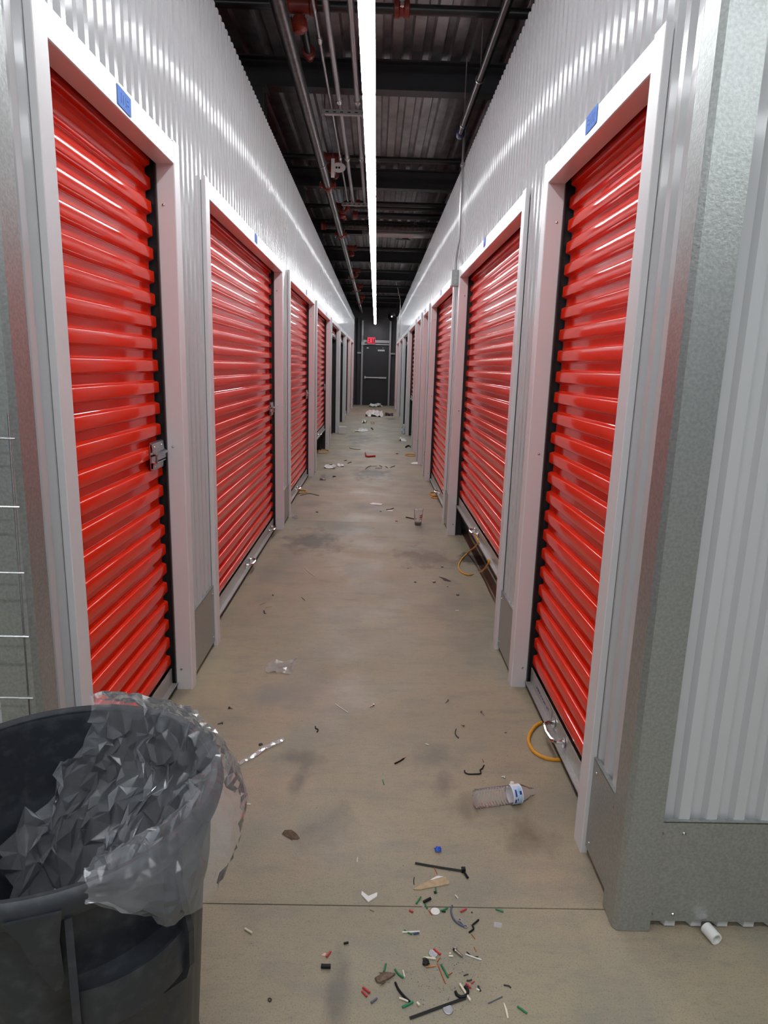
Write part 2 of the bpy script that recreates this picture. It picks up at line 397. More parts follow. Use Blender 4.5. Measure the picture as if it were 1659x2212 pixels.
def make_door(n, s, a, b, lift, label, handles, latch_y=None, tapes=(), detail=True):
    X0 = side_x(s); D = empty('door_%d' % n, (X0, 0, 0)); tag(D, label, 'roll-up door', 'red roll-up doors along the corridor', 'structure')
    ztop = 2.42
    # frame
    def jamb(ya, sg):   # sg: direction away from the opening
        poly = [(0, .07), (0, .003), (.003, 0), (JW - .002, 0), (JW, .002), (JW, .02), (JW - .003, .02), (JW - .003, .004), (.004, .004), (.004, .07)]
        j = MB().prism([(p * sg, q) for p, q in poly], lambda p, q, t: (s * q, ya + p, t), 0, ZH + HH + .006).build('jamb', 'white_trim', D)
        if detail:
            for z in (.10, 1.12, 2.08):
                MB().lathe([(.006, 0), (.0045, -sg * .003), (.002, -sg * .004)], 8, 'y', (s * .048, ya, z)).build('screw', 'bolt_metal', j)
        MB().box((s * .072, ya - sg * .006, 0), (s * .078, ya + sg * .03, ZH + .1)).box((s * .072, ya + sg * .018, 0), (s * .125, ya + sg * .03, ZH + .1)).box((s * .118, ya - sg * .006, 0), (s * .125, ya + sg * .03, ZH + .1)).build('guide', 'guide_dark', D)
    for ye, sg in ((a, -1), (b, 1)): MB().box((s * .0705, ye - sg * .0075, 0), (s * .0718, ye - sg * .001, ZH + .02)).build('guide_edge', 'guide_grey', D)
    jamb(a, -1); jamb(b, 1)
    poly = [(.07, 0), (.003, 0), (0, .003), (0, HH - .003), (.003, HH), (.02, HH), (.02, HH - .003), (.004, HH - .003), (.004, .004), (.07, .004)]
    MB().prism(poly, lambda p, q, t: (s * (p + .0008), t, ZH + q), a - .001, b + .001).build('header', 'white_trim', D)
    # curtain slats
    ya, yb = a + .004, b - .012
    z = .105 + lift; me = slat_mesh(s, yb - ya)
    while z < ztop:
        o = link('slat', me, D); o.location = (s * OC, ya, z); z += SP
    # the rolled-up coil above the opening
    if lift > .25:
        MB().tube([(s * .30, a - .02, 2.62), (s * .30, b + .02, 2.62)], .17, 14).build('coil', 'red_paint', D, 40)
    # bottom bar with rubber seal
    zb = lift
    MB().box((s * (OC - .004), ya, .03 + zb), (s * OC, yb, .107 + zb)).box((s * (OC - .03), ya, .03 + zb), (s * OC, yb, .035 + zb)).box((s * (OC - .03), ya, .03 + zb), (s * (OC - .027), yb, .042 + zb)).build('bottom_bar', 'zinc_bar', D)
    MB().prism([(-.022, .030), (.006, .030), (.004, .008), (-.004, 0), (-.014, .002), (-.022, .010)], lambda p, q, t: (s * (OC + p), t, q + zb + .0005), ya, yb).build('rubber_seal', 'rubber', D)
    for hy in handles: lift_handle(D, s, hy, .068 + zb)
    if latch_y: latch(D, s, latch_y, 1.09)
    for (ty, tz, mk) in tapes: tape(D, s, ty, tz, .115 if mk else .075, .052, mk)
    return D
dl = []
L = DOORS[-1]; R = DOORS[1]
d1 = make_door(1, -1, *L[0], 0, 'narrow red roll-up door beside the grey trash can', [2.34], 2.765, [(2.333, 2.268, True)])
d2 = make_door(2, -1, *L[1], 0, 'wide red roll-up door, second from the trash can on that side', [4.69, 5.72], 5.86, [(4.69, 2.276, False)])
d3 = make_door(3, -1, *L[2], 0, 'wide red roll-up door, third from the trash can on that side', [7.7], 8.86, [(7.95, 2.276, False)])
d4 = make_door(4, -1, *L[3], .33, 'red roll-up door raised a little, fourth on the trash can side', [10.7], 11.93, [(11.1, 2.276, False)])
d5 = make_door(5, -1, *L[4], 2.0, 'fully raised roll-up door by the white box on the floor', [13.8], None, detail=False)
d6 = make_door(6, -1, *L[5], 2.0, 'fully raised roll-up door just past the white box on the floor', [16.7], None, detail=False)
d7 = make_door(7, -1, *L[6], 0, 'closed red roll-up door, second to last on the trash can side', [19.8], None, detail=False)
d8 = make_door(8, -1, *L[7], 0, 'closed red roll-up door, last on the trash can side', [22.9], None, detail=False)
d9 = make_door(9, 1, *R[0], 0, 'narrow red roll-up door beside the fallen water bottle', [2.43], None, [(2.399, 2.283, True)])
d10 = make_door(10, 1, *R[1], .245, 'red roll-up door raised slightly with a yellow rope loop hanging out', [4.78], None, [(4.609, 2.285, False)])
d11 = make_door(11, 1, *R[2], 0, 'red roll-up door just past the plastic drink cup', [7.7], None, [(7.6, 2.28, False)])
d12 = make_door(12, 1, *R[3], 0, 'narrow red roll-up door by the flat white scrap on the floor', [9.9], None, [(10.0, 2.28, False)], detail=False)
d13 = make_door(13, 1, *R[4], 0, 'narrow red roll-up door by the black curl of tape', [11.4], None, [(11.5, 2.28, False)], detail=False)
d14 = make_door(14, 1, *R[5], .78, 'half-raised red roll-up door near the upright water bottle', [13.7], None, detail=False)
d15 = make_door(15, 1, *R[6], 2.0, 'fully raised roll-up door behind the upright water bottle', [16.7], None, detail=False)
d16 = make_door(16, 1, *R[7], 2.0, 'fully raised roll-up door, second to last before the exit', [19.7], None, detail=False)
d17 = make_door(17, 1, *R[8], 0, 'closed red roll-up door nearest the exit on the bottle side', [22.7], None, detail=False)
# ropes
def fp(px, py, z=.006): return onz(px, py, z)
rope(d9, [fp(1203, 1556), fp(1185, 1557), fp(1160, 1566), fp(1145, 1585), fp(1142, 1602), fp(1152, 1622), fp(1172, 1635), fp(1198, 1641), fp(1240, 1641)], .0075)
xb = XR + .062
def rp(px, py): return onx(px, py, xb)
rope(d10, [(XR + OC - .01, 4.92, .262), rp(1033, 1172), fp(1012, 1193, .03), fp(998, 1207), fp(991, 1222), fp(997, 1236), fp(1015, 1242), fp(1037, 1236), rp(1050, 1225), rp(1057, 1211), (XR + OC - .01, 4.22, .262)], .006)
def small_loop(D, px, py, rx, ry):
    c = onz(px, py); pts = [(c.x + rx * cos(t), c.y + ry * sin(t), .007) for t in [i * 2 * pi / 9 for i in range(10)]]
    rope(D, pts, .007)
small_loop(d3, 647, 1063, .085, .10); small_loop(d4, 697, 976, .11, .25); small_loop(d11, 938, 1068, .055, .10); small_loop(d11, 943, 1075, .06, .07); small_loop(d13, 888, 984, .10, .13)
# printed sticker on the bottom bar of the narrow door
st = MB().box((OC - .0055 - .0003, 2.55, .058), (OC - .005 - .0003, 2.83, .098)).build('sticker', 'sticker', d9)
b = MB()
for i in range(9):
    y = 2.81 - i * .026; h = rnd.uniform(.008, .018)
    b.box((OC - .0060, y, .066), (OC - .0064, y - .004, .066 + h)); b.box((OC - .0060, y - .002, .066 + h * rnd.random()), (OC - .0064, y - .016, .068 + h * .7))
b.build('print', 'ink_blue', st)

# ------------------------------------------------------------------ ceiling
ce = empty('ceiling', (0, 0, ZD)); ce['kind'] = 'structure'
DP = .152
def fdeck(u, d, v): return (u, v, .0 + .04 - d)
ys = [-3.0, .3, 3.6, 6.9, 10.2, 13.5, 16.8, 20.1, 23.4, YEND + .2]
xs = [-3.99 + i * DP * 6 for i in range(10)]
for i in range(len(ys) - 1):
    for j in range(len(xs) - 1):
        sheet('deck_panel', 'deck', fdeck, xs[j], xs[j + 1], ys[i], ys[i + 1], ce, pitch=DP, depth=.04, prof=((0, 0), (.30, 0), (.40, 1), (.90, 1)))
BY = [2.95 + 2.985 * k for k in range(8)]
for k, y in enumerate(BY):
    B = empty('roof_beam', (0, y, 3.61))
    lab = 'dark steel roof beam overhead, nearest the viewer above the frame' if k == 0 else 'dark steel roof beam across the ceiling, %s counted from the viewer' % ORD[k - 1]
    tag(B, lab, 'beam', 'dark roof beams')
    MB().box((-4, -.065, 0), (4, .065, .010)).build('bottom_flange', 'beam', B)
    MB().box((-4, -.004, .01), (4, .004, .205)).build('web', 'beam', B)
    MB().box((-4, -.065, .205), (4, .065, .218)).build('top_flange', 'beam', B)
    if k:
        c = empty('steel_column', (-1.02, y, 0)); tag(c, 'dark steel column behind the trash can side wall under the %s beam' % ORD[k - 1], 'column', 'steel columns')
        MB().box((-.08, -.08, 0), (.08, -.068, 3.60)).box((-.08, .068, 0), (.08, .08, 3.60)).box((-.006, -.068, 0), (.006, .068, 3.60)).build('shaft', 'beam', c)
        MB().box((-.1, -.1, 3.598), (.1, .1, 3.61)).build('cap_plate', 'beam', c)
# strip lights
LX, LZ = -.083, 3.0; LL = 1.2
lens_me = None
def make_lamp(y0, label, group='strip lights in the long row', along='y', x=None):
    global lens_me
    F = empty('strip_light', (LX if x is None else x, y0, LZ)); tag(F, label, 'light', group)
    if lens_me is None:                 # shallow domed diffuser with rounded ends
        B = MB(); vs = []; fs = []; NK = 12; yy = [.004, .010, .022, .037]; ww = [.35, .66, .90, 1.0]
        rows = [(q, f) for q, f in zip(yy, ww)] + [(LL - q, f) for q, f in zip(yy[::-1], ww[::-1])]
        for q, f in rows:
            for k in range(NK + 1):
                t = pi * k / NK; vs.append((.038 * f * cos(t), q, .026 - .026 * (f ** .5) * sin(t)))
        m_ = NK + 1
        for i in range(len(rows) - 1):
            for k in range(NK): fs.append((i * m_ + k, i * m_ + k + 1, (i + 1) * m_ + k + 1, (i + 1) * m_ + k))
            fs.append((i * m_, (i + 1) * m_, (i + 1) * m_ + NK, i * m_ + NK))
        fs += [tuple(range(m_)), tuple((len(rows) - 1) * m_ + k for k in range(m_))]
        lens_me = B.add(vs, fs).mesh('lens', 'lens', 40)
    le = link('lens', lens_me, F)
    h = MB().box((-.0375, .008, .0265), (.0375, LL - .008, .06)).build('housing', 'lamp_body', F)
    for yy in (.2, LL - .2): MB().tube([(0, yy, .058), (0, yy, ZD - LZ)], .0015, 5).build('hanger_wire', 'conduit', F)
    if along == 'x': F.rotation_euler.z = -pi / 2
    return F
n = 0
for k in range(-3, 18):
    y0 = 4.33 + LL * k
    if y0 + LL < 3.2: make_lamp(y0, 'white strip light overhead before the visible row begins', 'strip lights behind the viewer')
    else:
        make_lamp(y0, 'white glowing strip light, %s in the ceiling row counted from the viewer' % ORD[n]); n += 1
for q, yr in enumerate((-.25, -1.5)):  # farther row is unseen, added to brighten the walls facing the aisle
    for k in range(6): make_lamp(yr, 'white strip light of the %s row over the cross aisle' % ('nearer', 'added farther')[q], 'strip lights of the cross aisle, row ' + 'ab'[q], 'x', -3.64 + LL * k)

def pipe(name, m, pts, r, parent=None, n=12): return MB().tube(pts, r, n).build(name, m, parent, 50)
# main sprinkler pipe
MP = empty('sprinkler_main', (-.59, 0, 3.42)); tag(MP, 'long dark steel sprinkler main with red couplings running down the corridor', 'pipe')
cps = [onz(655, 128, 3.42).y - .5, onz(708, 401, 3.42).y, onz(735, 506, 3.42).y, onz(757, 598, 3.42).y, 18.5, 22.0]
ends = [-1.0] + cps[1:] + [YEND - .05]
for a, b in zip(ends, ends[1:]): pipe('pipe_section', 'steel_pipe', [(0, a + .002, 0), (0, b - .002, 0)], .044, MP, 16)
for y in cps[1:]:
    c = MB().lathe([(.05, -.03), (.062, -.026), (.062, -.008), (.056, 0), (.062, .008), (.062, .026), (.05, .03)], 16, 'y', (0, y, 0)).build('coupling', 'red_fitting', MP, 40)
    for e in (-1, 1):
        MB().box((e * .055, y - .02, -.02), (e * .092, y + .02, .02)).build('ear', 'red_fitting', c)
        MB().tube([(e * .078, y, -.045), (e * .078, y, .04)], .008, 6).build('bolt', 'bolt_metal', c)
for k, y in enumerate((onz(690, 352, 3.42).y, 11.9, 14.9, 17.9, 20.9)):
    Hg = empty('pipe_hanger', (-.59, y, 3.42)); tag(Hg, 'steel ring hanger on the sprinkler main, %s from the viewer' % ORD[k], 'hanger', 'ring hangers of the sprinkler main')
    MB().lathe([(.0455, -.008), (.049, -.008), (.049, .008), (.0455, .008), (.0455, -.008)], 16, 'y', cap=False).build('ring', 'conduit', Hg)
    MB().tube([(0, 0, .049), (0, 0, ZD - 3.42)], .005, 6).build('rod', 'conduit', Hg)
# branch pipes with tees
for k, (y, nm) in enumerate(((4.71, 'nearest the viewer'), (7.80, 'past the first beam'), (10.05, 'just before the silver duct'), (13.4, 'past the silver duct'), (16.4, 'in the far half of the corridor'), (19.4, 'third from the exit end'), (22.4, 'nearest the exit'))):
    P = empty('sprinkler_branch', (0, y, 3.64)); tag(P, 'black sprinkler branch pipe across the ceiling, ' + nm, 'pipe', 'sprinkler branch pipes')
    pipe('pipe_section', 'black_pipe', [(-1.6, 0, 0), (1.6, 0, 0)], .030, P)
    t = MB().lathe([(.040, -.11), (.055, -.10), (.055, -.07), (.046, -.06), (.046, .06), (.055, .07), (.055, .10), (.040, .11)], 14, 'x', (-.53, 0, 0)).build('tee_fitting', 'red_fitting', P, 40)
    MB().lathe([(.03, -.15), (.052, -.13), (.052, -.09), (.035, -.06)], 14, 'z', (-.53, 0, 0)).build('tee_neck', 'red_fitting', t, 40)
    for e in (-.05, .05): MB().lathe([(.010, -.02), (.010, .02)], 6, 'y', (-.53 + e, -.055, -.09)).build('bolt', 'bolt_metal', t)
    if k == 0:
        MB().lathe([(.034, -.05), (.05, -.045), (.05, -.02), (.04, -.01), (.04, .01), (.05, .02), (.05, .045), (.034, .05)], 14, 'x', (.102, 0, 0)).build('coupling', 'red_fitting', P, 40)
        MB().lathe([(.012, -.01), (.018, 0), (.012, .01)], 8, 'y', (.102, -.055, 0)).build('bolt', 'bolt_metal', P)
    d = MB().tube([(-.53, .10, .0), (-.53, .55, -.02)], .026, 10).build('drop_pipe', 'black_pipe', P, 50)
    MB().lathe([(.028, .55), (.045, .56), (.045, .60), (.03, .62), (.012, .66), (.03, .665), (.03, .668)], 12, 'y', (-.53, 0, -.02)).build('sprinkler_head', 'red_fitting', d, 40)
tg = MB().lathe([(.001, 0), (.06, 0), (.06, .003), (.001, .003)], 18, 'y', cap=False).build('pipe_tag', 'paper', None); tg.scale = (1.15, 1, .8)
tg.location = ony(732, 362, 7.5); tag(tg, 'white oval tag hanging by the red sprinkler tee', 'tag')
MB().tube([(0, .001, .05), (0.01, .001, .3)], .0015, 5).build('tag_wire', 'conduit', tg)
MB().box((-.03, -.0012, -.012), (-.012, -.0002, .012)).box((-.006, -.0012, -.012), (.012, -.0002, .012)).build('print', 'black_plastic', tg)
ts = box('tag_strip', 'paper', (-.018, 0, -.09), (.018, .003, .09)); ts.location = ony(719, 363, 7.45); tag(ts, 'white upright strip tag below the red sprinkler tee', 'tag')
MB().tube([(0, .0015, .085), (0, .0015, .16)], .0015, 5).build('tag_wire', 'conduit', ts)
# conduits on strut
for (x, r, lab, ye) in ((-.425, .011, 'thin silver conduit beside the sprinkler main', 9.35), (-.352, .021, 'thick silver conduit second from the strip lights', 9.4), (-.205, .021, 'thick silver conduit nearest the strip lights', 9.4)):
    C = empty('conduit', (x, 0, 3.56)); tag(C, lab, 'conduit', 'silver ceiling conduits')
    pipe('conduit_run', 'conduit', [(0, -1, 0), (0, ye - .02, 0), (.005, ye + .03, .01), (.02, ye + .05, .04), (.02, ye + .05, ZD - 3.56)], r, C)
    for y in (2.4, 5.97 if r > .015 else 4.95, 7.5): MB().lathe([(r, -.04), (r + .006, -.04), (r + .006, -.012), (r + .010, -.01), (r + .010, .01), (r + .006, .012), (r + .006, .04), (r, .04)], 12, 'y', (0, y, 0)).build('coupler', 'bolt_metal', C, 40)
for k, (y, x0, x1) in enumerate(((6.12, -.50, -.14), (9.33, -.50, -.14))):
    S = empty('strut_channel', (0, y, 3.50)); tag(S, ('short' if k == 0 else 'far') + ' slotted steel strut carrying the silver conduits', 'strut', 'conduit struts')
    MB().prism([(-.02, 0), (.02, 0), (.02, .035), (.012, .035), (.012, .032), (.017, .032), (.017, .003), (-.017, .003), (-.017, .032), (-.012, .032), (-.012, .035), (-.02, .035)], lambda p, q, t: (t, p, q), x0, x1).build('channel', 'conduit', S)
    for q in range(6): MB().box((x0 + .03 + q * (x1 - x0) / 6, -.0205, .012), (x0 + .055 + q * (x1 - x0) / 6, -.0203, .02)).build('slot', 'black_plastic', S)
    for xx in (x0 + .02, x1 - .02): MB().tube([(xx, 0, -.02), (xx, 0, ZD - 3.50)], .005, 6).build('threaded_rod', 'conduit', S)
# black pipe hung along the bottle-side wall
Pp = empty('hung_pipe', (.640, 0, 3.36)); tag(Pp, 'black pipe hung on rods beside the bottle-side wall top', 'pipe')
pipe('pipe_section', 'black_pipe', [(0, -1, 0), (0, 6.02, 0)], .026, Pp)
MB().lathe([(.030, 5.98), (.036, 5.99), (.036, 6.05), (.030, 6.06)], 12, 'y').build('end_cap', 'navy_wire', Pp, 40)
for y in (2.2, 4.95, 5.8): MB().lathe([(.027, -.008), (.031, -.008), (.031, .008), (.027, .008), (.027, -.008)], 12, 'y', (0, y, 0), cap=False).tube([(0, y, .03), (0, y, ZD - 3.36)], .0045, 6).build('hanger', 'conduit', Pp)
# pipes and silver duct crossing
for (y, z, r, m, lab, x0) in ((9.72, 3.62, .032, 'black_pipe', 'upper black cross pipe before the silver duct', -.35), (10.45, 3.62, .045, 'black_pipe', 'thicker black cross pipe before the silver duct', -.4), (10.95, 3.56, .05, 'steel_pipe', 'dark steel cross pipe touching the silver duct', -.9), (11.4, 3.55, .055, 'conduit', 'silver cross duct above the middle of the corridor', -.18)):
    P = empty('cross_pipe', (0, y, z)); tag(P, lab, 'pipe', 'cross pipes over mid corridor')
    pipe('pipe_section', m, [(x0, 0, 0), (1.5, 0, 0)], r, P, 14)
    if m == 'conduit':
        MB().lathe([(.01, -.03), (.04, -.02), (r + .006, 0), (r + .006, .05), (r, .05)], 14, 'x', (x0, 0, 0)).build('end_cap', 'conduit', P, 40)
        MB().tube([(x0 - .06, 0, -.08), (x0 - .06, 0, ZD - z)], .006, 6).box((x0 - .1, -.02, -.03), (x0 - .02, .02, .03)).build('clamp', 'bolt_metal', P)
    else:
        MB().lathe([(r, -.04), (r + .014, -.035), (r + .014, -.01), (r + .008, 0), (r + .014, .01), (r + .014, .035), (r, .04)], 14, 'x', (x0 + .04, 0, 0)).build('coupling', 'red_fitting', P, 40)
    MB().tube([(.55, 0, r), (.55, 0, ZD - z)], .005, 6).build('threaded_rod', 'conduit', P)
el = empty('pipe_elbow', (-.42, 9.72, 3.62)); tag(el, 'dark pipe elbow with red flange beside the sprinkler main', 'pipe')
pipe('elbow', 'black_pipe', [(.02, 0, 0), (-.03, 0, 0), (-.07, .03, -.01), (-.09, .08, -.03), (-.10, .25, -.05)], .034, el)
MB().lathe([(.034, -.02), (.06, -.015), (.06, .015), (.034, .02)], 14, 'y', (-.10, .17, -.045)).build('flange', 'red_fitting', el, 40)
for i, (px, py, yy) in enumerate(((826, 478 + 40, 12.6),)):
    p = ony(885 - 15, 527, 13.2)
    fx = empty('ceiling_sensor', (p.x, p.y, ZD)); tag(fx, 'small pale bracket with a red part under the deck', 'sensor')
    MB().box((-.13, -.02, -.06), (.13, .02, -.035)).build('bracket', 'conduit', fx); MB().box((-.01, -.03, -.04), (.10, .03, .01)).build('body', 'red_fitting', fx); MB().tube([(.02, 0, -.06), (.03, 0, -.13), (.0, 0, -.2)], .005, 6).build('lead', 'paper', fx)
# junction box and conduit on the bottle-side wall
jb = empty('junction_box', (XR + O_SHEET, 6.17, 2.25)); tag(jb, 'galvanized junction box with conduit fixed on the white wall', 'box')
MB().box((-.065, -.055, -.065), (0, .055, .065)).build('body', 'grey_box', jb)
MB().box((-.068, -.052, -.062), (-.065, .052, .062)).build('cover', 'grey_box', jb)
for z in (-.035, 0, .035):
    MB().lathe([(.013, 0), (.013, -.0015), (.010, -.0015)], 12, 'y', (-.033, -.055, z)).build('knockout', 'conduit', jb)
MB().tube([(-.033, 0, .065), (-.033, 0, .16), (-.026, -.02, .24), (-.018, -.03, .32), (-.018, -.03, .95), (-.018, -.03, 1.2), (-.01, -.03, 1.45)], .011, 10).build('conduit', 'conduit', jb, 50)
MB().box((-.035, -.06, .90), (0.0, 0, .92)).build('strap', 'conduit', jb)
jb2 = empty('junction_box', (XR + O_SHEET, 21.15, 2.42)); tag(jb2, 'far small junction box with thin conduit close to the exit', 'box')
MB().box((-.07, -.06, -.07), (0, .06, .07)).build('body', 'grey_box', jb2); MB().tube([(-.03, 0, .07), (-.02, 0, .5), (-.02, 0, 1.0), (-.25, -2.2, 1.4)], .012, 8).build('conduit', 'conduit', jb2, 50)

# ------------------------------------------------------------------ exit end
ew = empty('wall_end', (0, YEND, 0)); ew['kind'] = 'structure'
MB().box((-4, .0, 0), (4, .12, ZD + .05)).build('panel', 'end_wall', ew)
for x0, x1 in ((-1.02, -.80), (-.74, -.66), (.72, .86), (.95, 1.05)): MB().box((x0, -.12, 0), (x1, -.002, ZD - .02)).build('column', 'end_column', ew)
MB().box((-1.6, -.25, 3.22), (1.6, -.002, 3.62)).build('beam', 'end_column', ew)
for k in range(5): MB().box((.05, -.262, 3.27 + k * .06), (.38, -.252, 3.30 + k * .06)).build('vent_slat', 'end_wall', ew)
ed = empty('door_18', (0, YEND, 0)); tag(ed, 'dark grey exit door with push bar at the corridor end', 'door', None, 'structure')
dxl, dxr, dz = -.52, .47, 2.235
MB().box((dxl + .003, -.06, .01), (dxr - .003, -.01, dz)).build('leaf', 'exit_door', ed)
for x in (dxl - .065, dxr): MB().box((x, -.09, 0), (x + .065, -.002, 3.15)).build('frame_post', 'grey_frame', ed)
MB().box((dxl, -.085, dz + .03), (dxr, -.002, dz + .075)).build('frame_head', 'grey_frame', ed)
MB().box((dxl, -.07, dz + .11), (dxr, -.002, dz + .21)).build('transom_rail', 'grey_frame', ed)
pb = MB().box((-.42, -.13, 1.03), (.38, -.10, 1.075)).build('push_bar', 'chrome', ed)
MB().box((-.45, -.14, 1.01), (-.40, -.06, 1.10)).build('bar_end', 'chrome', pb); MB().box((.10, -.135, 1.022), (.39, -.098, 1.082)).build('bar_case', 'zinc_bar', pb); MB().box((.33, -.10, 1.03), (.37, -.06, 1.07)).build('bar_mount', 'zinc_bar', pb)
MB().box((.04, -.064, 2.04), (.30, -.060, 2.10)).build('sign_plate', 'zinc_bar', ed)
MB().box((-.38, -.064, 2.13), (-.31, -.060, 2.17)).build('sticker', 'zinc_bar', ed)
for x in (-.0, .24): MB().lathe([(.012, 0), (.012, -.006), (.006, -.008)], 8, 'y', (x, -.06, 2.15)).build('bolt', 'bolt_metal', ed)
for x0, x1 in ((-.74, -.60), (.53, .70)): MB().box((x0, -.13, 1.93), (x1, -.09, 1.99)).build('bracket', 'grey_frame', ed)
es = empty('exit_sign', (-.215, YEND - .14, 2.425)); tag(es, 'red glowing EXIT sign above the exit door', 'sign')
MB().box((-.15, -.02, -.115), (.15, .05, .115)).build('housing', 'exit_dark', es)
MB().box((-.05, .05, .05), (.05, .138, .10)).build('mount', 'exit_dark', es)
def letters(parent, y):
    W, Hh, t = .052, .15, .015
    def bar(b, x0, z0, x1, z1): b.box((x0, y, z0), (x1, y - .004, z1))
    x = -.125; z0 = -Hh / 2; z1 = Hh / 2
    b = MB(); bar(b, x, z0, x + t, z1)
    for z in (z0, -t / 2, z1 - t): bar(b, x + t, z, x + W, z + t)
    b.build('letter', 'exit_red', parent)
    x += .066; b = MB()
    for q in (1, -1): b.prism([(0, q * z0), (t * 1.3, q * z0), (W, q * z1), (W - t * 1.3, q * z1)], lambda p, r, v, x=x: (x + p, v, r), y, y - .004)
    b.build('letter', 'exit_red', parent)
    x += .068; b = MB(); bar(b, x, z0, x + t * 1.2, z1); b.build('letter', 'exit_red', parent)
    x += .034; b = MB(); bar(b, x, z1 - t, x + W * 1.35, z1); bar(b, x + W * .675 - t / 2, z0, x + W * .675 + t / 2, z1 - t); b.build('letter', 'exit_red', parent)
letters(es, -.02)
b = MB()
for a, c in (((-.145, -.11), (.145, -.098)), ((-.145, .098), (.145, .11)), ((-.145, -.098), (-.137, .098)), ((.137, -.098), (.145, .098))): b.box((a[0], -.02, a[1]), (c[0], -.023, c[1]))
b.build('border', 'exit_red', es)
eb = empty('junction_box', (-.53, YEND - .09, 2.31)); tag(eb, 'pale small box at the upper corner of the exit door frame', 'box')
MB().box((-.06, -.05, -.06), (.06, 0, .06)).build('body', 'grey_box', eb); MB().tube([(0, -.02, .06), (0, -.02, .22), (-.0, -.02, .30), (.06, -.02, .32), (.06, -.02, .24)], .012, 8).build('conduit', 'conduit', eb, 50)
sp = empty('loudspeaker', (.53, YEND - .25, 3.31)); tag(sp, 'round black loudspeaker with a bright centre above the exit', 'speaker')
MB().lathe([(.10, 0), (.16, -.03), (.155, -.045), (.12, -.04), (.05, -.01), (.02, -.005)], 24, 'y').build('cone', 'black_disc', sp, 40)
MB().lathe([(.158, -.040), (.166, -.046), (.158, -.052), (.152, -.046), (.158, -.040)], 24, 'y', cap=False).build('ring', 'end_column', sp, 40)
MB().lathe([(.028, -.005), (.028, -.02), (.018, -.03), (.004, -.034)], 12, 'y').build('centre_dome', 'white_glow', sp, 40)
el2 = empty('emergency_light', (.745, YEND - .25, 3.24)); tag(el2, 'small white lamp head beside the round loudspeaker', 'light')
MB().box((-.03, -.06, -.07), (.03, 0, .0)).build('body', 'paper', el2); MB().lathe([(.02, 0), (.035, .02), (.035, .05), (.02, .06)], 10, 'z', (0, -.03, 0)).build('head', 'paper', el2, 40)

# ------------------------------------------------------------------ trash can with liner
TC = Vector((-.563, 1.092, 0)); TH, TR = .72, .288
can = empty('trash_can', TC); tag(can, 'large dark grey plastic trash can with side handles', 'trash can')
def RZ(z): return .236 + (TR - .012 - .236) * (z / TH) ** 1.0
def ss(a, b, x): t = min(1, max(0, (x - a) / (b - a))); return t * t * (3 - 2 * t)
def emb(az, z):                       # recessed panels round the body
    q = (az / (2 * pi) * 6 + .28) % 1
    return .010 * ss(.10, .16, q) * ss(.90, .84, q) * ss(.06, .09, z) * ss(.54, .51, z)
NA, NZ = 120, 46
def wall(off, nm):
    b = MB(); vs = []; fs = []
    for i in range(NZ + 1):
        z = TH * i / NZ if i else .0
        for k in range(NA):
            az = 2 * pi * k / NA; r = RZ(z) - emb(az, z) - off
            vs.append((r * cos(az), r * sin(az), max(z, .006 if off else 0)))
    for i in range(NZ):
        for k in range(NA): fs.append((i * NA + k, i * NA + (k + 1) % NA, (i + 1) * NA + (k + 1) % NA, (i + 1) * NA + k))
    fs.append(tuple(range(NA)))
    return vs, fs
v1, f1 = wall(0, 'o'); v2, f2 = wall(.004, 'i')
b = MB(); b.add(v1, f1); b.add(v2, f2)
n1 = len(v1); b.f += [(NZ * NA + k, NZ * NA + (k + 1) % NA, n1 + NZ * NA + (k + 1) % NA, n1 + NZ * NA + k) for k in range(NA)]
body = b.build('body', 'can_grey', can, 50)
MB().lathe([(TR - .017, TH - .030), (TR - .006, TH - .040), (TR + .004, TH - .036), (TR + .009, TH - .018), (TR + .006, TH - .002), (TR - .002, TH + .006), (TR - .012, TH + .004), (TR - .017, TH - .006), (TR - .017, TH - .030)], 90, 'z', cap=False).build('rim', 'can_grey', can, 50)
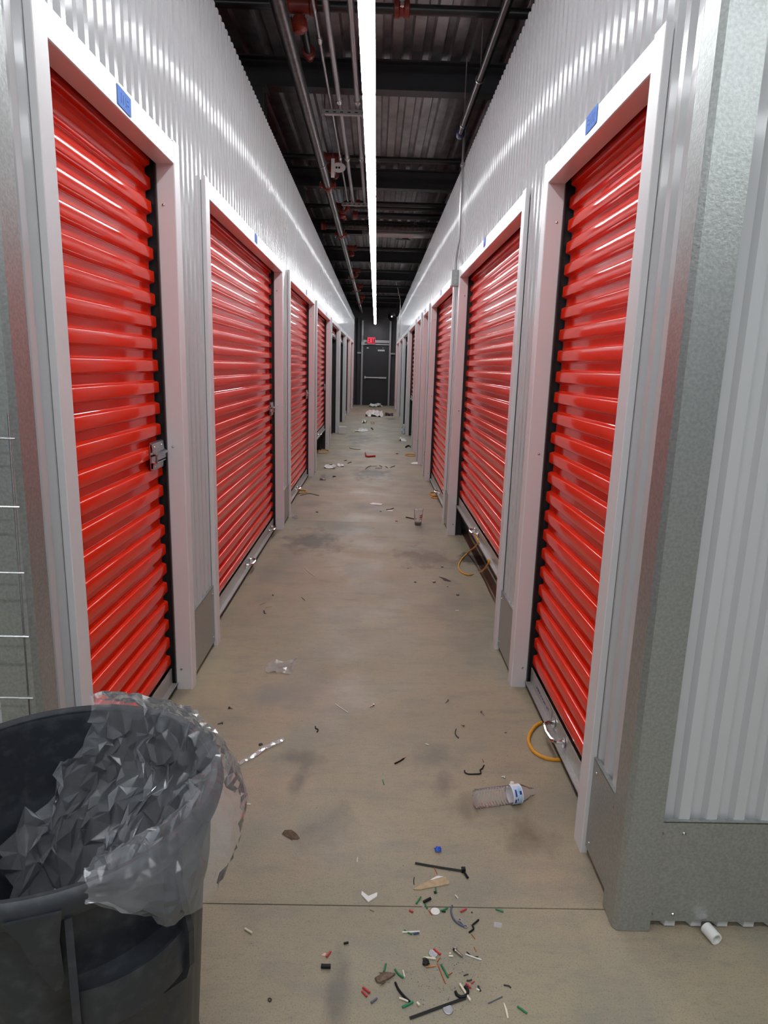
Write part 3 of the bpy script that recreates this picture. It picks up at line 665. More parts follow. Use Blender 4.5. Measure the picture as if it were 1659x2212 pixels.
def make_handle(az):
    n = Vector((cos(az), sin(az), 0)); t = Vector((-sin(az), cos(az), 0)); up = Vector((0, 0, 1))
    def P(a, o, z):                 # tangential, outward from the body, height
        ang = a / TR; nn = Vector((cos(az + ang), sin(az + ang), 0)); return nn * (RZ(z) + o)
    def PL(a, o, z): q = P(a, o, z); return Vector((q.x, q.y, z))
    w = .078; zt, zb = TH - .035, TH - .160
    h = MB(); N = 12
    # grip: trough with front lip, swept along the tangent
    prof = [(.0, zb - .005), (.044, zb - .012), (.048, zb + .008), (.055, zb + .010), (.060, zb - .012), (.062, zb - .065), (.052, zb - .070), (.040, zb - .03), (.0, zb - .03)]
    vs = []; fs = []; m = len(prof)
    for i in range(N + 1):
        a = -w + 2 * w * i / N
        for o, z in prof: vs.append(PL(a, o * (1 - .18 * (a / w) ** 2), z))
    for i in range(N):
        for k in range(m): fs.append((i * m + k, i * m + (k + 1) % m, (i + 1) * m + (k + 1) % m, (i + 1) * m + k))
    fs.append(tuple(range(m))); fs.append(tuple(range(N * m, N * m + m))); h.add(vs, fs)
    H_ = h.build('handle', 'can_grey', can, 40)
    for e in (-1, 1):               # side arms from the rim to the grip and the flat wings outside them
        b = MB(); a0 = e * w; a1 = e * (w + .010)
        pr = [(-.002, zt), (.022, zt), (.030, zt - .03), (.058, zb + .008), (.060, zb - .06), (.054, zb - .085), (.0, zb - .15), (-.004, zb)]
        vs = [PL(a0, o, z) for o, z in pr] + [PL(a1, o, z) for o, z in pr]; m = len(pr)
        b.add(vs, [tuple(range(m)), tuple(range(m, 2 * m))] + [(i, (i + 1) % m, m + (i + 1) % m, m + i) for i in range(m)]); b.build('arm', 'can_grey', H_)
        b = MB(); pr = [(.012, zt + .02), (.018, zt - .03), (.016, zt - .10), (.021, zt - .125), (.030, zt - .128), (.040, zt - .105), (.056, zt - .06), (.066, zt - .02), (.085, zt + .02)]
        o0, o1 = .020, .025; vs = [PL(e * (w + a), o0 - .010 * (zt - z) / .14 + .002, z) for a, z in pr] + [PL(e * (w + a), o1 - .010 * (zt - z) / .14 + .002, z) for a, z in pr]; m = len(pr)
        b.add(vs, [tuple(range(m)), tuple(range(m, 2 * m))] + [(i, (i + 1) % m, m + (i + 1) % m, m + i) for i in range(m)]); b.build('wing', 'can_grey', H_)
HAZ = radians(-46)
make_handle(HAZ); make_handle(HAZ + pi)
# clear liner
def liner():
    r2 = random.Random(21); b = MB(); NU, NV = 74, 34; A0, A1 = radians(-58), radians(100)
    vs = []; fs = []
    from mathutils import noise as mn
    for i in range(NU + 1):
        u = i / NU; az = A0 + (A1 - A0) * u
        edge = min(1, min(u, 1 - u) / .12)                     # strips get shorter at both ends
        nin = mn.noise(Vector((u * 7, 3.1, 0))); nout = mn.noise(Vector((u * 6, 9.7, 2)))
        for j in range(NV + 1):
            v = j / NV
            if v < .62:                                        # inside: hangs down towards the left of the can
                q = 1 - v / .62
                dep = (.46 + .10 * nin) * q * (.55 + .45 * edge)
                r = TR - .02 - .03 * q - .09 * q * q
                p = Vector((r * cos(az), r * sin(az), TH + .012 - dep))
                pull = Vector((-.30, -.10, 0)) * (q ** 1.4) * (.55 + .5 * nin)
                p += pull
                a2 = atan2(p.y, p.x); rr = sqrt(p.x ** 2 + p.y ** 2); lim = RZ(max(p.z, .02)) - .016
                if rr > lim: p.x *= lim / rr; p.y *= lim / rr
                amp = .016 + .014 * q
            elif v < .74:
                q = (v - .62) / .12; r = TR - .02 + .034 * q
                p = Vector((r * cos(az), r * sin(az), TH + .012 + .020 * sin(pi * q) + .02 * edge * max(0, nout + .3) * sin(pi * q))); amp = .006
            else:
                q = (v - .74) / .26; dep = (.09 + .03 * nout + .05 * sin(u * pi)) * q * (.25 + .75 * edge)
                r = TR + .016 + .034 * sin(q * pi * .75) * edge + .014 * edge * max(0, nin) * sin(q * pi)
                p = Vector((r * cos(az), r * sin(az), TH + .012 - dep)); amp = .0045 * (.5 + q)
            nz = sum((Vector(tuple(mn.noise(Vector((az * f, v * f * 1.7, w_))) for w_ in (1.3, 5.7, 9.1))) * g_ for f, g_ in ((5, 1.0), (11, .45))), Vector())
            p += nz * amp * 1.5 + Vector((r2.uniform(-1, 1), r2.uniform(-1, 1), r2.uniform(-1, 1))) * amp * .50
            rr = sqrt(p.x ** 2 + p.y ** 2)
            if v >= .66: 
                lo = TR + .014
                if rr < lo and v > .72: p.x *= lo / rr; p.y *= lo / rr
                if v <= .72: p.z = max(p.z, TH + .010)
            elif p.z < TH:
                lim = RZ(max(p.z, .02)) - .014
                if rr > lim: p.x *= lim / rr; p.y *= lim / rr
            vs.append(p)
    M_ = NV + 1
    for i in range(NU):
        for j in range(NV):
            a, bq, c, d = i * M_ + j, (i + 1) * M_ + j, (i + 1) * M_ + j + 1, i * M_ + j + 1
            fs += [(a, bq, c), (a, c, d)] if (i + j) % 2 else [(a, bq, d), (bq, c, d)]
    b.add(vs, fs); o = b.build('bin_liner', 'bag_film', None); o.location = TC
    tag(o, 'crumpled clear plastic liner draped over the trash can rim', 'liner')
liner()

# wire mesh panel leaning on the front wall at the frame edge
wm = empty('mesh_screen', (-.79, 1.42, 0)); tag(wm, 'welded wire mesh panel standing beside the trash can', 'wire panel')
def wx(z): return -.0345 * (z - 1.316)
for i in range(5):
    x = -i * .10; MB().tube([(x, 0, .012), (x - .0, .045, 1.36)], .0025, 6).build('wire', 'tin', wm)
for k in range(9):
    z = .105 + .15 * k; yy = .045 * z / 1.36 - .005
    MB().tube([(.014, yy, z), (-.42, yy, z)], .0025, 6).build('wire', 'tin', wm)
MB().tube([(-.2, 0, .003), (.0, 0, .003)], .003, 6).build('wire', 'tin', wm)

# ------------------------------------------------------------------ litter on the floor
def scale_pt(ox, oy, sc): return lambda x, y: (ox + x / sc, oy + y / sc)
cA = scale_pt(780, 1780, 4.366); cB = scale_pt(780, 1980, 4.366); cC = scale_pt(500, 1980, 4.1475); cD = scale_pt(420, 1400, 3.77)
cE = scale_pt(820, 1480, 4.608); cF = scale_pt(860, 1060, 5.53); cG = scale_pt(620, 860, 4.88); cH = scale_pt(430, 1050, 4.916)
def ground(c, pts, z): return [onz(*c(*p), z) for p in pts]
def put(b, name, m, label, cat, group=None, smooth=None):
    xs = [v[0] for v in b.v]; yv = [v[1] for v in b.v]; zv = [v[2] for v in b.v]
    o = Vector(((min(xs) + max(xs)) / 2, (min(yv) + max(yv)) / 2, min(zv)))
    b.v = [(x - o.x, y - o.y, z - o.z) for x, y, z in b.v]
    ob = b.build(name, m, None, smooth); ob.location = (o.x, o.y, .0004); return tag(ob, label, cat, group)
def wire(c, pts, r, m, label, name='wire_scrap', cat='wire', group='wire offcuts on the floor', core=None):
    r *= .86; P = ground(c, pts, r)
    if len(P) > 2:
        Q = []
        for i in range(len(P) - 1):
            p0, p1, p2, p3 = P[max(i - 1, 0)], P[i], P[i + 1], P[min(i + 2, len(P) - 1)]
            for k in range(4):
                t = k / 4; Q.append(.5 * ((2 * p1) + (p2 - p0) * t + (2 * p0 - 5 * p1 + 4 * p2 - p3) * t * t + (3 * p1 - p0 - 3 * p2 + p3) * t ** 3))
        P = Q + [P[-1]]
    ob = put(MB().tube(P, r, 8), name, m, label, cat, group, 60)
    e = (P[-1] - P[-2]).normalized(); s0 = P[-1] - ob.location; s0.z = r
    if core:
        MB().tube([s0, s0 + e * core[1]], r * .55, 6).build('core', core[0], ob)
    return ob
def flat(c, pts, m, label, name, cat, th=.0015, lift=.0, group=None, curl=0):
    P = ground(c, pts, 0); b = MB(); n = len(P)
    cx = sum(p.x for p in P) / n; 
    vs = [(p.x, p.y, lift + curl * abs(p.x - cx)) for p in P] + [(p.x, p.y, lift + th + curl * abs(p.x - cx)) for p in P]
    b.add(vs, [tuple(range(n - 1, -1, -1)), tuple(range(n, 2 * n))] + [(i, (i + 1) % n, n + (i + 1) % n, n + i) for i in range(n)])
    return put(b, name, m, label, cat, group)
def disc(c, x, y, rpx, m, label, name='metal_knockout', cat='metal disc', th=.0022):
    p = onz(*c(x, y)); q = onz(*c(x + rpx, y)); r = (q - p).length
    return put(MB().lathe([(r * .96, 0), (r, .0005), (r, th - .0005), (r * .95, th)], 20, 'z', p), name, m, label, cat, None, 30)
def blob(c, x, y, wpx, m, label, name, cat, hgt=.5, group=None, seed=1, spike=.35, seg=(7, 5)):
    p = onz(*c(x, y)); q = onz(*c(x + wpx / 2, y)); r = (q - p).length; R = random.Random(seed); b = MB(); vs = []; nU, nV = seg
    for j in range(1, nV):
        th = pi * j / nV
        for i in range(nU):
            a = 2 * pi * i / nU; k = 1 + R.uniform(-spike, spike); vs.append((p.x + r * k * sin(th) * cos(a), p.y + r * k * sin(th) * sin(a), hgt * r * (1 + cos(th) * k)))
    vs += [(p.x, p.y, 2 * hgt * r), (p.x, p.y, 0)]; fs = []
    for j in range(nV - 2):
        for i in range(nU): fs.append((j * nU + i, j * nU + (i + 1) % nU, (j + 1) * nU + (i + 1) % nU, (j + 1) * nU + i))
    T = (nV - 1) * nU
    for i in range(nU): fs.append((T, (i + 1) % nU, i)); fs.append((T + 1, (nV - 2) * nU + i, (nV - 2) * nU + (i + 1) % nU))
    b.add(vs, fs); return put(b, name, m, label, cat, group)
def screw(c, x0, y0, x1, y1, label, m='bolt_metal', r=.0022, hr=.0052, group='loose screws on the floor'):
    A, B = ground(c, [(x0, y0), (x1, y1)], hr); e = (B - A).normalized(); A2 = A + e * .004
    A3 = Vector((B.x, B.y, r * 1.1))
    ob = put(MB().tube([A, A2], hr, 6), 'screw', m, label, 'screw', group)
    o = Vector((ob.location.x, ob.location.y, 0)); MB().tube([A2 - o, A3 - o], [r, r * .7], 6).build('shank', m, ob)
    return ob

# --- near the slab joint
blob(cA, 725, 255, 62, 'blue_plastic', 'small crumpled ball of blue tape on the concrete', 'tape_ball', 'tape', .55, seed=3, spike=.28, seg=(9, 7))
b = MB(); P = ground(cA, [(510, 362), (735, 402), (960, 437)], .005); b.tube(P, .0045, 6, .6); zt_ = put(b, 'plastic_rod', 'black_plastic', 'long straight black plastic tie with a bent end near the cardboard', 'plastic rod')
o = zt_.location; q = ground(cA, [(965, 435), (985, 470), (1008, 507)], .006); MB().tube([v - o for v in q], .0035, 6).build('bent_tail', 'black_plastic', zt_); MB().box((q[0].x - o.x - .006, q[0].y - o.y - .006, .0), (q[0].x - o.x + .006, q[0].y - o.y + .006, .013)).build('lock_head', 'black_plastic', zt_)
wire(cA, [(690, 415), (705, 440), (718, 470)], .0016, 'copper', 'bent copper strand between the black tie and the cardboard')
flat(cA, [(490, 622), (540, 592), (585, 565), (612, 556), (650, 540), (720, 520), (800, 502), (806, 530), (828, 545), (830, 572), (760, 588), (690, 600), (620, 612), (560, 627)], 'cardboard', 'torn tan cardboard scrap with a pointed end', 'cardboard_scrap', 'cardboard', .003, .002)
flat(cA, [(652, 528), (700, 500), (722, 492), (780, 496), (705, 520), (690, 532)], 'paper', 'white paper sliver behind the cardboard scrap', 'paper_scrap', 'paper', .0008, .0055)
wire(cA, [(500, 572), (496, 540), (501, 502)], .0014, 'black_plastic', 'thin black wire standing beside the cardboard point')
wire(cA, [(703, 600), (706, 625), (714, 652)], .0024, 'green_wire', 'green wire stub poking out under the cardboard scrap')
blob(cA, 697, 650, 28, 'black_plastic', 'small black twist of plastic below the cardboard', 'plastic_bit', 'plastic', .4, seed=5)
wire(cA, [(888, 672), (914, 703)], .0025, 'cream', 'short white tube right of the cardboard scrap')
wire(cA, [(562, 688), (540, 722), (521, 753)], .0028, 'green_wire', 'green wire piece left of the thick black sleeve')
wire(cA, [(590, 737), (655, 702)], .0048, 'black_plastic', 'thick black sleeve just above the slab joint', 'cable_sleeve')
wire(cA, [(605, 748), (612, 772), (624, 797)], .0024, 'green_wire', 'green wire piece crossing the slab joint')
flat(cA, [(545, 752), (575, 755), (592, 775), (600, 792), (580, 795), (570, 770), (543, 762)], 'clear_plastic', 'clear plastic snippet on the slab joint', 'plastic_snippet', 'plastic', .001, .001)
flat(cA, [(6, 642), (68, 690), (152, 655), (151, 690), (66, 745), (2, 676)], 'paper', 'white chevron shaped cutting on the concrete', 'trim_offcut', 'offcut', .004)
wire(cA, [(85, 805), (100, 810), (123, 822)], .0018, 'cardboard', 'tan sliver below the white chevron', 'wood_sliver', 'sliver')
wire(cA, [(456, 814), (491, 831)], .0032, 'red_wire', 'short red tube left of the white disc')
disc(cA, 700, 825, 43, 'paper', 'round white paper disc below the slab joint', 'paper_disc', 'paper disc', .0012)
wire(cA, [(640, 812), (654, 836), (670, 860)], .0016, 'copper', 'copper strand touching the white disc')
wire(cA, [(749, 820), (785, 808), (817, 790)], .0026, 'green_wire', 'green wire piece right of the white disc')
wire(cA, [(762, 826), (797, 828)], .0022, 'black_plastic', 'tiny black stub right of the white disc')
tw = wire(cA, [(860, 768), (849, 800), (852, 840), (870, 890), (905, 930), (950, 958), (978, 968)], .0030, 'grey_wire', 'curved grey blue wire with ring terminals')
for x, y in ((930, 912), (986, 972)):
    p = onz(*cA(x, y)) - tw.location
    MB().lathe([(.0035, .001), (.0062, .001), (.0062, .003), (.0035, .003), (.0035, .001)], 14, 'z', (p.x, p.y, 0), cap=False).build('ring_terminal', 'tin', tw)
P2 = ground(cA, [(938, 920), (975, 960)], .002); MB().tube([v - tw.location for v in P2], .0028, 6).build('terminal_barrel', 'tin', tw)
wire(cA, [(939, 829), (992, 801)], .0030, 'red_wire', 'red wire piece above the grey ring terminals')
wire(cA, [(1268, 801), (1300, 812), (1342, 829)], .0027, 'green_wire', 'lone green wire piece above the clear square')
blob(cA, 1045, 838, 20, 'dark_bit', 'dark crumb right of the red wire piece', 'crumb', 'crumb', .35, seed=8)
wire(cA, [(1109, 904), (1080, 930), (1050, 957), (1062, 985), (1045, 1005), (1018, 1023)], .0028, 'black_plastic', 'black wire bent like a Z right of the ring terminals')
wire(cA, [(1042, 1038), (1058, 1058), (1072, 1083)], .0014, 'copper', 'copper strands below the Z bent black wire')
flat(cA, [(1252, 925), (1330, 935), (1327, 985), (1250, 972)], 'clear_plastic', 'clear square of plastic film on the concrete', 'plastic_square', 'plastic', .001, .0006)
wire(cA, [(390, 1021), (470, 1019), (551, 1015)], .0024, 'paper', 'straight white wire lying on green and navy scraps')
wire(cA, [(408, 999), (440, 1022), (482, 1042)], .0022, 'green_wire', 'green wire under the straight white wire')
wire(cA, [(494, 1037), (546, 1028)], .0030, 'navy_wire', 'navy tube under the straight white wire')
# --- foreground litter
disc(cB, 680, 352, 43, 'tin', 'metal knockout disc beside the red wire')
wire(cB, [(686, 306), (715, 332), (750, 358)], .0032, 'red_wire', 'red wire piece touching the upper metal disc')
wire(cB, [(588, 387), (645, 391), (703, 399)], .0030, 'cream', 'cream tube below the upper metal disc')
blob(cB, 610, 435, 74, 'black_plastic', 'black rubbery clump below the cream tube', 'rubber_clump', 'rubber', .32, seed=11, spike=.4, seg=(10, 6))
wire(cB, [(612, 478), (655, 472), (707, 464)], .0018, 'copper', 'straight copper strand below the black clump')
wire(cB, [(744, 390), (730, 405), (719, 427)], .0018, 'copper', 'bent copper strand right of the cream tube')
wire(cB, [(722, 443), (755, 530), (798, 634)], .0017, 'copper', 'long copper wire beside the long green wire')
wire(cB, [(756, 453), (785, 505), (822, 574)], .0028, 'green_wire', 'long green wire beside the long copper wire')
wire(cB, [(826, 552), (857, 527)], .0017, 'copper', 'short copper tip at the end of the long green wire')
A, Bq = ground(cB, [(888, 318), (956, 377)], .004); e = (Bq - A).normalized()
bo = put(MB().tube([A - e * .004, A + e * .002], .0068, 6), 'hex_bolt', 'bolt_metal', 'silver hex bolt lying among the wire scraps', 'bolt'); oo = Vector((bo.location.x, bo.location.y, 0)); MB().tube([A - oo, Bq - oo], [.0038, .0030], 8).build('shank', 'bolt_metal', bo)
wire(cB, [(984, 355), (1050, 380), (1136, 409)], .0020, 'paper', 'thin white wire in the bundle right of the bolt')
wire(cB, [(996, 334), (1020, 355), (1045, 378), (1105, 380)], .0016, 'black_plastic', 'thin black wire in the bundle right of the bolt')
wire(cB, [(1066, 290), (1078, 310), (1086, 330)], .0015, 'copper', 'copper strands above the wire bundle')
wire(cB, [(826, 371), (868, 374)], .0028, 'cream', 'stubby cream tube left of the hex bolt')
wire(cB, [(829, 347), (849, 347)], .0020, 'cream', 'tiny cream crumb above the stubby cream tube')
wire(cB, [(233, 447), (226, 485), (214, 521)], .0027, 'green_wire', 'green wire standing above the brown torn scrap')
b = MB(); P = ground(cB, [(128, 585), (190, 545), (165, 536), (250, 545), (322, 555), (255, 605), (190, 632), (230, 632), (175, 672), (215, 640), (150, 632), (138, 608)], 0)
R5 = random.Random(4); n = len(P); b.add([(p.x, p.y, .002 + R5.random() * .006) for p in P] + [(p.x, p.y, .0035 + R5.random() * .007) for p in P], [tuple(range(n - 1, -1, -1)), tuple(range(n, 2 * n))] + [(i, (i + 1) % n, n + (i + 1) % n, n + i) for i in range(n)])
put(b, 'torn_wrapper', 'torn_brown', 'ragged brown torn scrap with curled edges', 'scrap')
wire(cB, [(320, 497), (350, 540), (398, 577)], .0028, 'green_wire', 'green wire right of the brown torn scrap')
wire(cB, [(394, 508), (410, 570)], .0026, 'cream', 'cream tube forming a V with a green wire')
wire(cB, [(322, 622), (355, 690), (405, 752), (460, 803)], .0034, 'black_plastic', 'curved black wire ending at the green wire', core=('copper', -.002))
wire(cB, [(361, 768), (400, 782), (447, 801)], .0028, 'cream', 'cream tube under the curved black wire')
wire(cB, [(389, 855), (440, 832), (491, 804)], .0032, 'green_wire', 'thick green wire under the curved black wire')
wire(cB, [(528, 812), (550, 836)], .0034, 'cream', 'stubby cream tube right of the thick green wire')
wire(cB, [(18, 668), (83, 720)], .0032, 'red_wire', 'upper of two parallel red wire pieces')
wire(cB, [(8, 704), (57, 756)], .0028, 'red_wire', 'lower of two parallel red wire pieces')
wire(cB, [(94, 816), (151, 770)], .0027, 'grey_wire', 'grey wire piece below the two red ones')
b = MB(); P = ground(cB, [(460, 955), (720, 860), (985, 764)], .003); b.tube(P, .0042, 6, .5); put(b, 'plastic_strip', 'black_plastic', 'long flat black plastic strip at the foreground edge', 'plastic strip')
wire(cB, [(890, 708), (905, 738), (940, 757), (985, 748), (1007, 715), (1000, 680), (975, 660)], .0042, 'black_plastic', 'black hook shaped tie at the end of the flat strip', 'plastic_hook', 'plastic hook')
wire(cB, [(932, 636), (985, 720), (1032, 793)], .0036, 'cream', 'cream stick passing under the black hook', 'wood_stick', 'stick')
disc(cB, 820, 882, 49, 'tin', 'larger metal knockout disc beside the flat black strip')
wire(cB, [(990, 632), (1012, 652), (1034, 676)], .0026, 'red_wire', 'red wire piece above the black hook')
wire(cB, [(1040, 632), (1070, 612)], .0018, 'red_wire', 'thin red sliver above the red wire piece')
wire(cB, [(1105, 655), (1112, 678), (1126, 702)], .0028, 'dark_plastic', 'dark stub right of the black hook')
wire(cB, [(1088, 682), (1118, 698)], .0026, 'cream', 'cream stub touching the dark stub')
wire(cB, [(968, 560), (990, 550), (1012, 546)], .0018, 'dark_bit', 'dark curl above the black hook')
wire(cB, [(994, 604), (1020, 605), (1044, 596)], .0020, 'dark_bit', 'dark flat flake above the red scraps')
wire(cB, [(1345, 645), (1375, 652), (1395, 655), (1412, 672)], .0020, 'dark_bit', 'dark twig lying apart on the concrete', 'twig', 'twig')
wire(cB, [(1200, 819), (1260, 790), (1332, 755)], .0016, 'grey_wire', 'thin dark grey wire near the pointed cream stick')
flat(cB, [(1340, 822), (1352, 826), (1378, 890), (1390, 960), (1384, 970), (1376, 962), (1360, 895)], 'cream', 'pointed cream stick at the foreground edge', 'wood_stick', 'stick', .003)
wire(cB, [(1474, 848), (1520, 880), (1567, 914)], .0027, 'green_wire', 'green wire piece farthest toward the corner post')
wire(cC, [(122, 108), (152, 128), (186, 148)], .0036, 'cream', 'white tube alone near the trash can', 'plastic_tube')
wire(cC, [(851, 362), (887, 314)], .0032, 'red_wire', 'red wire piece beside the pinkish paper bit')
flat(cC, [(808, 345), (835, 326), (850, 335), (838, 356), (812, 352)], 'pinkish_paper', 'pinkish paper bit touching a red wire', 'paper_scrap', 'paper', .001, .002)
wire(cC, [(803, 443), (845, 446), (889, 446)], .0062, 'black_plastic', 'thick black sleeve lying alone below the red wire', 'cable_sleeve')
wire(cC, [(1006, 241), (1048, 232)], .0032, 'black_plastic', 'small black tube above the thick black sleeve')
wire(cC, [(330, 738), (342, 733), (357, 742), (350, 760), (333, 755), (330, 738)], .0016, 'dark_bit', 'small dark square loop near the trash can')
# --- middle of the floor
def crumple(c, pts, m, label, name, cat, h=.02, seed=1, nsub=7, group=None):
    """thin crumpled sheet over a quad of pixels"""
    q = ground(c, pts, 0); R = random.Random(seed); b = MB(); N = nsub; vs = []
    for i in range(N + 1):
        for j in range(N + 1):
            u, v = i / N, j / N; p = q[0] * (1 - u) * (1 - v) + q[1] * u * (1 - v) + q[2] * u * v + q[3] * (1 - u) * v
            k = .12 / N; d = (q[1] - q[0]) * R.uniform(-k, k) * 2 + (q[3] - q[0]) * R.uniform(-k, k) * 2
            vs.append((p.x + d.x, p.y + d.y, .001 + h * R.random() ** 1.6))
    fs = []
    for i in range(N):
        for j in range(N):
            a = i * (N + 1) + j; e = a + N + 1; fs += [(a, e, e + 1), (a, e + 1, a + 1)] if R.random() < .5 else [(a, e, a + 1), (e, e + 1, a + 1)]
    b.add(vs, fs); return put(b, name, m, label, cat, group)
crumple(cD, [(572, 205), (790, 218), (835, 110), (618, 112)], 'clear_plastic', 'clear crinkled plastic packet on the open floor', 'plastic_packet', 'plastic', .018, 5, 8)
wire(cD, [(790, 130), (815, 100), (846, 64)], .003, 'clear_plastic', 'clear plastic flap pointing from the packet', 'plastic_flap', 'plastic')
q = ground(cD, [(268, 983), (330, 960), (370, 938), (440, 900), (520, 852), (580, 812), (640, 782), (690, 760), (728, 740)], .006); b = MB(); R6 = random.Random(2)
Q = []; 
for a, c_ in zip(q, q[1:]):
    for k in range(3): p = a.lerp(c_, k / 3); Q.append(p + Vector((R6.uniform(-.002, .002), R6.uniform(-.004, .004), R6.uniform(0, .004))))
Q.append(q[-1]); b.tube(Q, [.002 + .006 * min(1, i / 14) + R6.uniform(0, .003) for i in range(len(Q))], 6, .6); put(b, 'plastic_strip', 'clear_plastic', 'long twisted strip of clear plastic beside the trash can', 'plastic strip')
blob(cD, 538, 790, 36, 'dark_bit', 'dark oval blob above the twisted plastic strip', 'mud_clod', 'clod', .3, seed=2)
screw(cD, 280, 484, 310, 490, 'dark screw on the floor past the trash can', 'dark_plastic')
screw(cD, 232, 608, 188, 614, 'dark screw closest to the trash can liner', 'dark_plastic')
wire(cD, [(985, 638), (988, 655), (1004, 660), (1006, 672), (997, 684)], .0028, 'black_plastic', 'small black hooked wire alone in the open floor')
wire(cD, [(1145, 454), (1198, 490), (1252, 527)], .0018, 'paper', 'thin straight white stick in the middle of the floor', 'plastic_stick', 'stick')
screw(cD, 1462, 463, 1426, 478, 'screw beside the thin white stick')
wire(cD, [(1533, 1072), (1538, 1090), (1545, 1113)], .0018, 'green_wire', 'tiny green wire in the middle of the floor')
b = MB(); P = ground(cD, [(712, 1522), (735, 1508), (790, 1515), (830, 1535), (858, 1556), (840, 1562), (805, 1560), (795, 1568), (770, 1552)], 0); n = len(P)
cz = [.004, .012, .016, .012, .003, .002, .004, .001, .003]; b.add([(p.x, p.y, z) for p, z in zip(P, cz)] + [(p.x, p.y, z + .001) for p, z in zip(P, cz)], [tuple(range(n - 1, -1, -1)), tuple(range(n, 2 * n))] + [(i, (i + 1) % n, n + (i + 1) % n, n + i) for i in range(n)])
put(b, 'dry_leaf', 'leaf_brown', 'dry brown leaf on the floor near the trash can', 'leaf')
wire(cD, [(424, 1270), (458, 1273)], .0022, 'paper', 'tiny white stub beside the trash can liner')
wire(cD, [(1328, 1708), (1325, 1746)], .0022, 'cream', 'tiny cream stub above the white chevron')
screw(cE, 682, 145, 655, 173, 'screw farthest up the floor near the narrow red door')
screw(cE, 1012, 263, 1046, 298, 'screw beside the yellow rope loop')
screw(cE, 842, 408, 815, 390, 'screw just above the curved dark wire')
screw(cE, 1250, 915, 1212, 908, 'screw just above the fallen water bottle')
wire(cE, [(761, 436), (752, 470), (762, 500), (786, 526)], .0026, 'dark_plastic', 'curved dark wire in the middle of the floor')
wire(cE, [(455, 585), (492, 597)], .0024, 'paper', 'small white stub left of the curved dark wire')
wire(cE, [(150, 781), (195, 760), (240, 730)], .0034, 'black_plastic', 'black wire with a bare copper tip', core=('copper', .012))
wire(cE, [(845, 850), (850, 870), (880, 884), (930, 886), (1000, 882), (1008, 868), (1000, 845), (1020, 832), (1038, 799)], .0030, 'black_plastic', 'black staple shaped wire above the water bottle')
wire(cE, [(1024, 738), (1034, 766)], .0022, 'red_wire', 'tiny red stub above the staple shaped wire')
disc(cE, 1253, 475, 11, 'tin', 'small round metal slug beside the yellow rope', 'metal_slug', 'metal slug', .006)
# water bottle lying down
A = onz(1024, 1745, 0); Bn = onz(1151, 1728, 0); A.z = Bn.z = 0
dirv = (Bn - A).normalized(); LB = (Bn - A).length
bt = empty('water_bottle', (A.x, A.y, .033)); bt.rotation_euler = (0, 0, atan2(dirv.y, dirv.x)); tag(bt, 'clear plastic water bottle lying on its side with blue label', 'bottle')
rb = .0325; prof = [(.004, .006), (.020, .002), (.028, .0), (rb, .008)]
h = .016
while h < LB * .56: prof += [(rb, h), (rb - .0022, h + .004), (rb, h + .008)]; h += .0105
prof += [(rb, LB * .58), (rb, LB * .76), (rb - .001, LB * .78), (rb - .008, LB * .86), (.016, LB * .93), (.0125, LB * .945), (.0125, LB * .96), (.0145, LB * .962), (.0145, LB * .968), (.0125, LB * .972), (.0125, LB), (.011, LB)]
MB().lathe(prof, 28, 'x').build('body', 'bottle_plastic', bt)
lb = MB().lathe([(rb + .0004, LB * .595), (rb + .0006, LB * .60), (rb + .0006, LB * .755), (rb + .0004, LB * .76)], 32, 'x', cap=False).build('label_band', 'label_white', bt, 40); lb['label'] = 'white and blue paper label'
def band(x0, x1, a0, a1, m, off, nm='print'):
    b = MB(); N = 8; vs = []; fs = []
    for i in range(N + 1):
        a = radians(a0 + (a1 - a0) * i / N); r = rb + off; vs += [(x0, r * cos(a), r * sin(a)), (x1, r * cos(a), r * sin(a))]
    for i in range(N): fs.append((2 * i, 2 * i + 1, 2 * i + 3, 2 * i + 2))
    b.add(vs, fs); b.build(nm, m, lb)
band(LB * .61, LB * .745, 95, 230, 'label_blue', .0010)
band(LB * .63, LB * .655, 120, 160, 'ink_blue', .0014); band(LB * .62, LB * .645, 175, 200, 'ink_blue', .0014); band(LB * .66, LB * .675, 170, 185, 'ink_blue', .0014)
band(LB * .70, LB * .735, 130, 150, 'ink_blue', .0014); band(LB * .615, LB * .63, 212, 240, 'ink_blue', .0014); band(LB * .70, LB * .74, 218, 222, 'ink_blue', .0014); band(LB * .70, LB * .74, 232, 236, 'ink_blue', .0014); band(LB * .70, LB * .708, 218, 236, 'ink_blue', .0014)
cp = onz(1106, 1692); b = MB(); b.lathe([(.006, 0), (.008, .002), (.007, .004)], 10, 'z', cp); b.tube([cp + Vector((0, -.002, .003)), cp + Vector((-.022, -.028, .004))], .004, 6, .5); put(b, 'plastic_spoon', 'pvc', 'pale plastic strip with a rounded tip behind the bottle label', 'plastic piece')
# PVC elbow at the front kick plate
pv = empty('pipe_coupling', (.938, 1.508, .0165)); pv.rotation_euler = (0, 0, radians(14)); tag(pv, 'white plastic pipe stub under the kick plate', 'pipe fitting')
MB().lathe([(.0118, -.018), (.0160, -.018), (.0165, -.016), (.0165, .022), (.0118, .022), (.0118, -.018)], 24, 'y', cap=False).build('sleeve', 'pvc', pv, 40)
